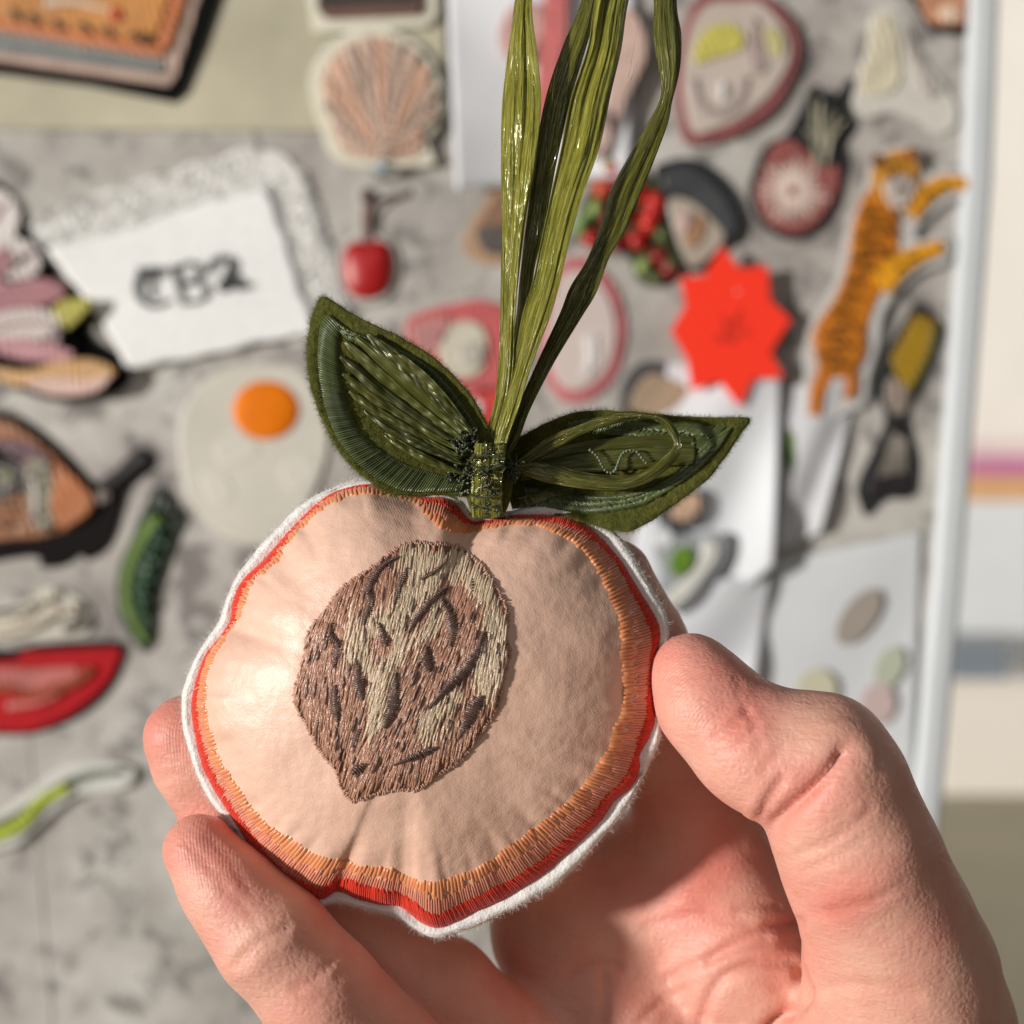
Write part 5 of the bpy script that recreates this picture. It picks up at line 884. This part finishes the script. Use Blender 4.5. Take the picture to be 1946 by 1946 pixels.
fan = [((240, 268), (720, 668), 46), ((222, 330), (716, 690), 44), ((232, 400), (712, 712), 40), ((258, 470), (708, 735), 38), ((318, 545), (712, 760), 40), ((400, 640), (720, 800), 34), ((282, 250), (728, 655), 46), ((330, 240), (736, 645), 48), ((380, 268), (742, 638), 46), ((440, 312), (748, 632), 44), ((500, 372), (752, 640), 38)]
for k, (tp, bs, wd) in enumerate(fan):
    tp, bs = np.array(tp, float), np.array(bs, float); d_ = (bs - tp) / np.linalg.norm(bs - tp); n_ = np.array([-d_[1], d_[0]]); sag = n_ * (14 if k < 6 else -10) * RNG.uniform(.5, 1.3)
    s_ = np.array([0, .12, .35, .6, .82, 1.0]); wf = np.array([.25, .8, 1.05, .95, .6, .28]) * wd / 2
    c_2 = tp + (bs - tp) * s_[:, None] + sag * np.sin(s_ * math.pi)[:, None]
    ribbon('raffia_strip', X2((c_2 + n_ * wf[:, None]).tolist()), X2((c_2 - n_ * wf[:, None]).tolist()), [-.3 - .12 * k, -.9 - .16 * k, -1.0 - .1 * k], (RAFD, RAFE, RAFM2)[k % 3], lf1, 70, 13, .0006, .0009, 1.2, 170 + k, h1, tilt=(.25, -.2, .1)[k % 3])
RO = X2([(905, 690), (960, 640), (1000, 620), (1080, 580), (1160, 552), (1260, 545), (1370, 555), (1480, 560), (1600, 570), (1720, 575), (1855, 578), (1830, 630), (1790, 690), (1740, 760), (1680, 830), (1600, 890), (1520, 950), (1430, 1005), (1370, 1033), (1290, 1020), (1180, 990), (1050, 960), (930, 930), (880, 850)])
lf2, h2 = leaf(RO, 'green felt leaf with a fully stitched blade and a raffia ring', .0022, .003, .012, (1423, 795), (930, 910), 52)
band('edge_embroidery', X2([(1140, 590), (1240, 572), (1340, 580), (1500, 600), (1640, 605), (1790, 612)]), X2([(1130, 640), (1240, 640), (1340, 650), (1480, 660), (1600, 680), (1655, 720)]), 4.4, 4.6, GFL, lf2, h2, .0003, .0004, 63, rows=2)
band('side_embroidery', X2([(1790, 612), (1740, 690), (1660, 775), (1560, 850), (1450, 915), (1340, 945), (1230, 958), (1100, 945), (980, 925)]), X2([(1655, 700), (1620, 750), (1560, 800), (1480, 850), (1380, 880), (1280, 888), (1180, 880), (1080, 862), (960, 850)]), 4.2, 4.4, GFL, lf2, h2, .0003, .0004, 64, rows=3)
for k, (a_, b_, yv) in enumerate([([(940, 740), (1100, 690), (1260, 660), (1450, 640), (1640, 650)], [(940, 790), (1100, 740), (1260, 715), (1450, 700), (1645, 700)], -.6), ([(940, 780), (1100, 730), (1260, 705), (1450, 690), (1645, 695)], [(940, 830), (1100, 800), (1260, 790), (1450, 775), (1640, 765)], -.8), ([(900, 900), (980, 880), (1060, 850), (1150, 840)], [(910, 940), (990, 925), (1080, 890), (1160, 875)], -.7)]):
    ribbon('raffia_strip', X2(a_), X2(b_), [yv, yv], RAFD, lf2, 60, 11, .0003, .0004, 1.8, 80 + k, h2)
# raffia ring lying on the right leaf
RAFM = raffia_mat('raffia_mid', (.042, .048, .005), (.115, .116, .016), (.30, .29, .070), .17)
ringo = ribbon('raffia_ring', X2([(905, 770), (960, 725), (1060, 650), (1180, 600), (1300, 560), (1400, 550), (1480, 565), (1545, 590), (1582, 660), (1578, 720), (1520, 790), (1440, 840), (1340, 865), (1200, 862), (1060, 840), (960, 805), (910, 785)]),
       X2([(930, 775), (1010, 745), (1110, 690), (1200, 640), (1300, 605), (1400, 582), (1470, 582), (1515, 612), (1552, 665), (1545, 700), (1480, 760), (1410, 800), (1330, 822), (1210, 810), (1090, 775), (980, 752), (930, 770)]), [-2.0, -3.2, -4.2, -4.6, -4.2, -3.4, -2.0], RAFM, lf2, 200, 13, .0006, .0008, 2.0, 91, lambda u, v: h2(u, v) * 0 + .001)
ribbon('raffia_strip', X2([(930, 762), (1000, 750), (1100, 770), (1250, 800), (1400, 800), (1490, 745)]), X2([(925, 790), (1000, 790), (1100, 822), (1250, 842), (1400, 830), (1530, 742)]), [-2.2, -3, -3.6, -3.2], RAFM, lf2, 90, 11, .0005, .0006, 1.6, 92, lambda u, v: .001 + 0 * u)
# pale zigzag stitching on the dark raffia
zz = np.array(X2([(1215, 700), (1250, 730), (1268, 765), (1290, 793), (1318, 790), (1335, 750), (1352, 715), (1385, 705), (1410, 712), (1432, 742), (1450, 760)]), float); z = crom(zz, 26, False)
stitches('zigzag_stitching', z[:-1] + .8, z[1:] - .8, 5, .0024, .0004, floss('pale_green_floss', (.10, .14, .09), (.24, .30, .20)), lf2, 4, hfun=h2, seed=66)
# ---- hanging loop strands
X3 = crop(860, 0, .31056)
X2p = X2
ribbon('raffia_strand', [(1112, -420), (1050, -310), (1000, -160)] + X3([(385, 0), (345, 300), (308, 620), (298, 1000), (304, 1400), (294, 1932)]) + [(948, 690), (940, 760), (922, 830), (908, 880), (903, 965)],
       [(1130, -420), (1085, -310), (1030, -160)] + X3([(488, 0), (515, 300), (542, 620), (505, 1000), (435, 1400), (385, 1932)]) + [(976, 690), (966, 760), (945, 830), (928, 880), (922, 965)], [-2, -4, -5, -5, -5, -6, -7], RAF, orn, 200, 25, .0011, .0004, 2.6, 101, tilt=.55)
ribbon('raffia_strand', [(1118, -420), (1158, -310), (1140, -160)] + X3([(792, 0), (690, 250), (600, 500), (545, 720), (500, 1000), (450, 1400), (415, 1700), (395, 1932)]) + [(968, 690), (955, 770), (935, 850), (922, 960)],
       [(1136, -420), (1186, -310), (1165, -160)] + X3([(880, 0), (850, 180), (765, 460), (712, 650), (640, 980), (560, 1400), (500, 1660), (470, 1932)]) + [(990, 690), (972, 770), (950, 850), (935, 960)], [-1, -2, -2.5, -3, -4, -5, -6.5], RAFM, orn, 200, 21, .0009, .0005, 1.8, 102, tilt=.25)
ribbon('raffia_strand', [(1122, -420), (1180, -310), (1170, -160)] + X3([(872, 0), (825, 290), (725, 600), (665, 900), (600, 1200), (535, 1500), (490, 1720), (425, 1932)]) + [(975, 690), (950, 770), (932, 850), (925, 960)],
       [(1146, -420), (1236, -310), (1235, -160)] + X3([(1076, 0), (1030, 300), (970, 560), (900, 900), (795, 1200), (715, 1480), (655, 1740), (600, 1932)]) + [(1012, 690), (988, 770), (962, 850), (950, 960)], [-3, -4, -5, -6, -7, -7.5, -8], RAF, orn, 220, 31, .0012, .0005, 2.4, 103, tilt=.80)
ribbon('raffia_strand', [(1128, -420), (1212, -310), (1238, -160)] + X3([(1232, 0), (1228, 220), (1258, 400), (1276, 590), (1190, 770), (1080, 960), (965, 1180), (900, 1400), (820, 1600), (720, 1760), (650, 1932)]) + [(1020, 690), (985, 770), (962, 830), (945, 880), (938, 965)],
       [(1146, -420), (1262, -310), (1290, -160)] + X3([(1372, 0), (1400, 210), (1392, 420), (1344, 620), (1318, 750), (1240, 960), (1160, 1160), (1052, 1420), (962, 1570), (880, 1790), (795, 1932)]) + [(1052, 690), (1008, 775), (985, 835), (962, 880), (955, 965)], [-1, -2, -3, -3.5, -4, -5, -6, -7.5], RAFM, orn, 220, 21, .0010, .0006, 1.9, 104, tilt=.30)
# stem: three short raffia ends bound with dark green thread
for k, (x0, x1) in enumerate(((898, 918), (914, 936), (932, 956))):
    ribbon('stem_strip', [(x0 + 6, 842), (x0 + 2, 880), (x0 - 2, 930), (x0, 984)], [(x1 + 6, 842), (x1 + 2, 880), (x1 - 2, 930), (x1, 982)], [-9.5, -10.2, -9.6, -8.0], [RAF, RAFM, RAF][k], orn, 50, 11, .0006, .0009, 1.7, 110 + k)
def tangle(name, n_, box_, y_, mat, seed, rad_=.00022, span=16):
    r = np.random.default_rng(seed); VV, FF, of = [], [], 0
    for _ in range(n_):
        c0 = np.array([r.uniform(*box_[0]), r.uniform(*box_[1])]); a0 = r.uniform(0, 6.28); k_ = 9; pts = []
        for i in range(k_): pts.append([*c0, y_ + r.normal(0, .5)]); a0 += r.normal(0, .8); c0 = c0 + span / k_ * np.array([math.cos(a0), math.sin(a0)])
        p = np.array(pts); W = P(p[:, 0], p[:, 1], p[:, 2] * MM); tn_ = unit(np.gradient(W, axis=0)); s1 = unit(np.cross(tn_, [0, 1, .01])); s2 = np.cross(tn_, s1); an_ = np.linspace(0, 6.283, 5, endpoint=False)
        V = (W[:, None] + rad_ * (np.cos(an_)[None, :, None] * s1[:, None] + np.sin(an_)[None, :, None] * s2[:, None])).reshape(-1, 3); VV.append(V); FF.append(gridfaces(k_, 5, True) + of); of += len(V)
    return mesh(name, np.concatenate(VV), np.concatenate(FF), mat, orn, attrs={'tone': r.random(of)}, kind='stuff')
tangle('binding_thread', 34, ((894, 958), (858, 972)), -11.2, DFL, 5, .00012, 30)
tangle('binding_thread', 44, ((866, 908), (826, 905)), -8.6, DFL, 6, .00017, 24)
tangle('binding_thread', 22, ((955, 990), (862, 905)), -8.2, DFL, 7, .00015, 22)
tangle('binding_thread', 26, ((848, 905), (895, 935)), -8.2, floss('pale_binding', (.10, .14, .07), (.28, .32, .20)), 8, .00014, 18)
for k, (a0, b0, c0) in enumerate((((893, 872), (925, 866), (960, 872)), ((895, 884), (925, 892), (958, 882)), ((893, 940), (920, 946), (955, 938)), ((894, 958), (922, 966), (952, 956)))):
    q = crom([a0, b0, c0], 12, False); stitches('binding_wrap', q[:-1], q[1:], 5.5, .0112, .0004, DFL, orn, 3, hfun=lambda u, v: 0 * u + .0, ends=0, seed=120 + k)
# a dark felt tab behind the stem where both leaves meet
tab = crom([(890, 852), (928, 842), (966, 856), (974, 920), (960, 974), (928, 986), (896, 974), (882, 910)], 60)
rows_ = [P(*(tab.mean(0) + (tab - tab.mean(0)) * q).T, yv * np.ones(60)) for q, yv in ((.02, -.0010), (.97, -.0010), (1, -.0020), (1, -.0068), (.96, -.0076), (.02, -.0078))]
mesh('stem_tab', np.concatenate(rows_), gridfaces(6, 60, True), FELTG, orn)
# a few loose fibres split off the raffia
n_ = 70; k = RNG.integers(0, 4, n_); ed_ = [(953, 995), (985, 1040), (1030, 1090), (1090, 1200)]
vv_ = RNG.uniform(20, 820, n_); top_ = np.array([985, 1080, 1130, 1250])[k]; bot_ = np.array([940, 945, 955, 965])[k]; uu_ = top_ + (bot_ - top_) * (vv_ / 860) + RNG.normal(0, 14, n_)
st2 = P(uu_, vv_, -.0066 * np.ones(n_)); dd = np.stack([(top_ - bot_) / 860 + RNG.normal(0, .12, n_), RNG.normal(-.15, .1, n_), np.ones(n_)], -1)
fibres('raffia_fibres', st2, unit(dd), .005, .00003, RAF, orn, .25, 12)
# the strands are tied together at the top of the loop, above the picture
ribbon('loop_knot', [(1098, -448), (1104, -420), (1100, -392)], [(1160, -448), (1152, -420), (1158, -392)], [-3.6, -4.6, -3.6], RAFM, orn, 30, 15, .0008, .0016, 2.0, 130)
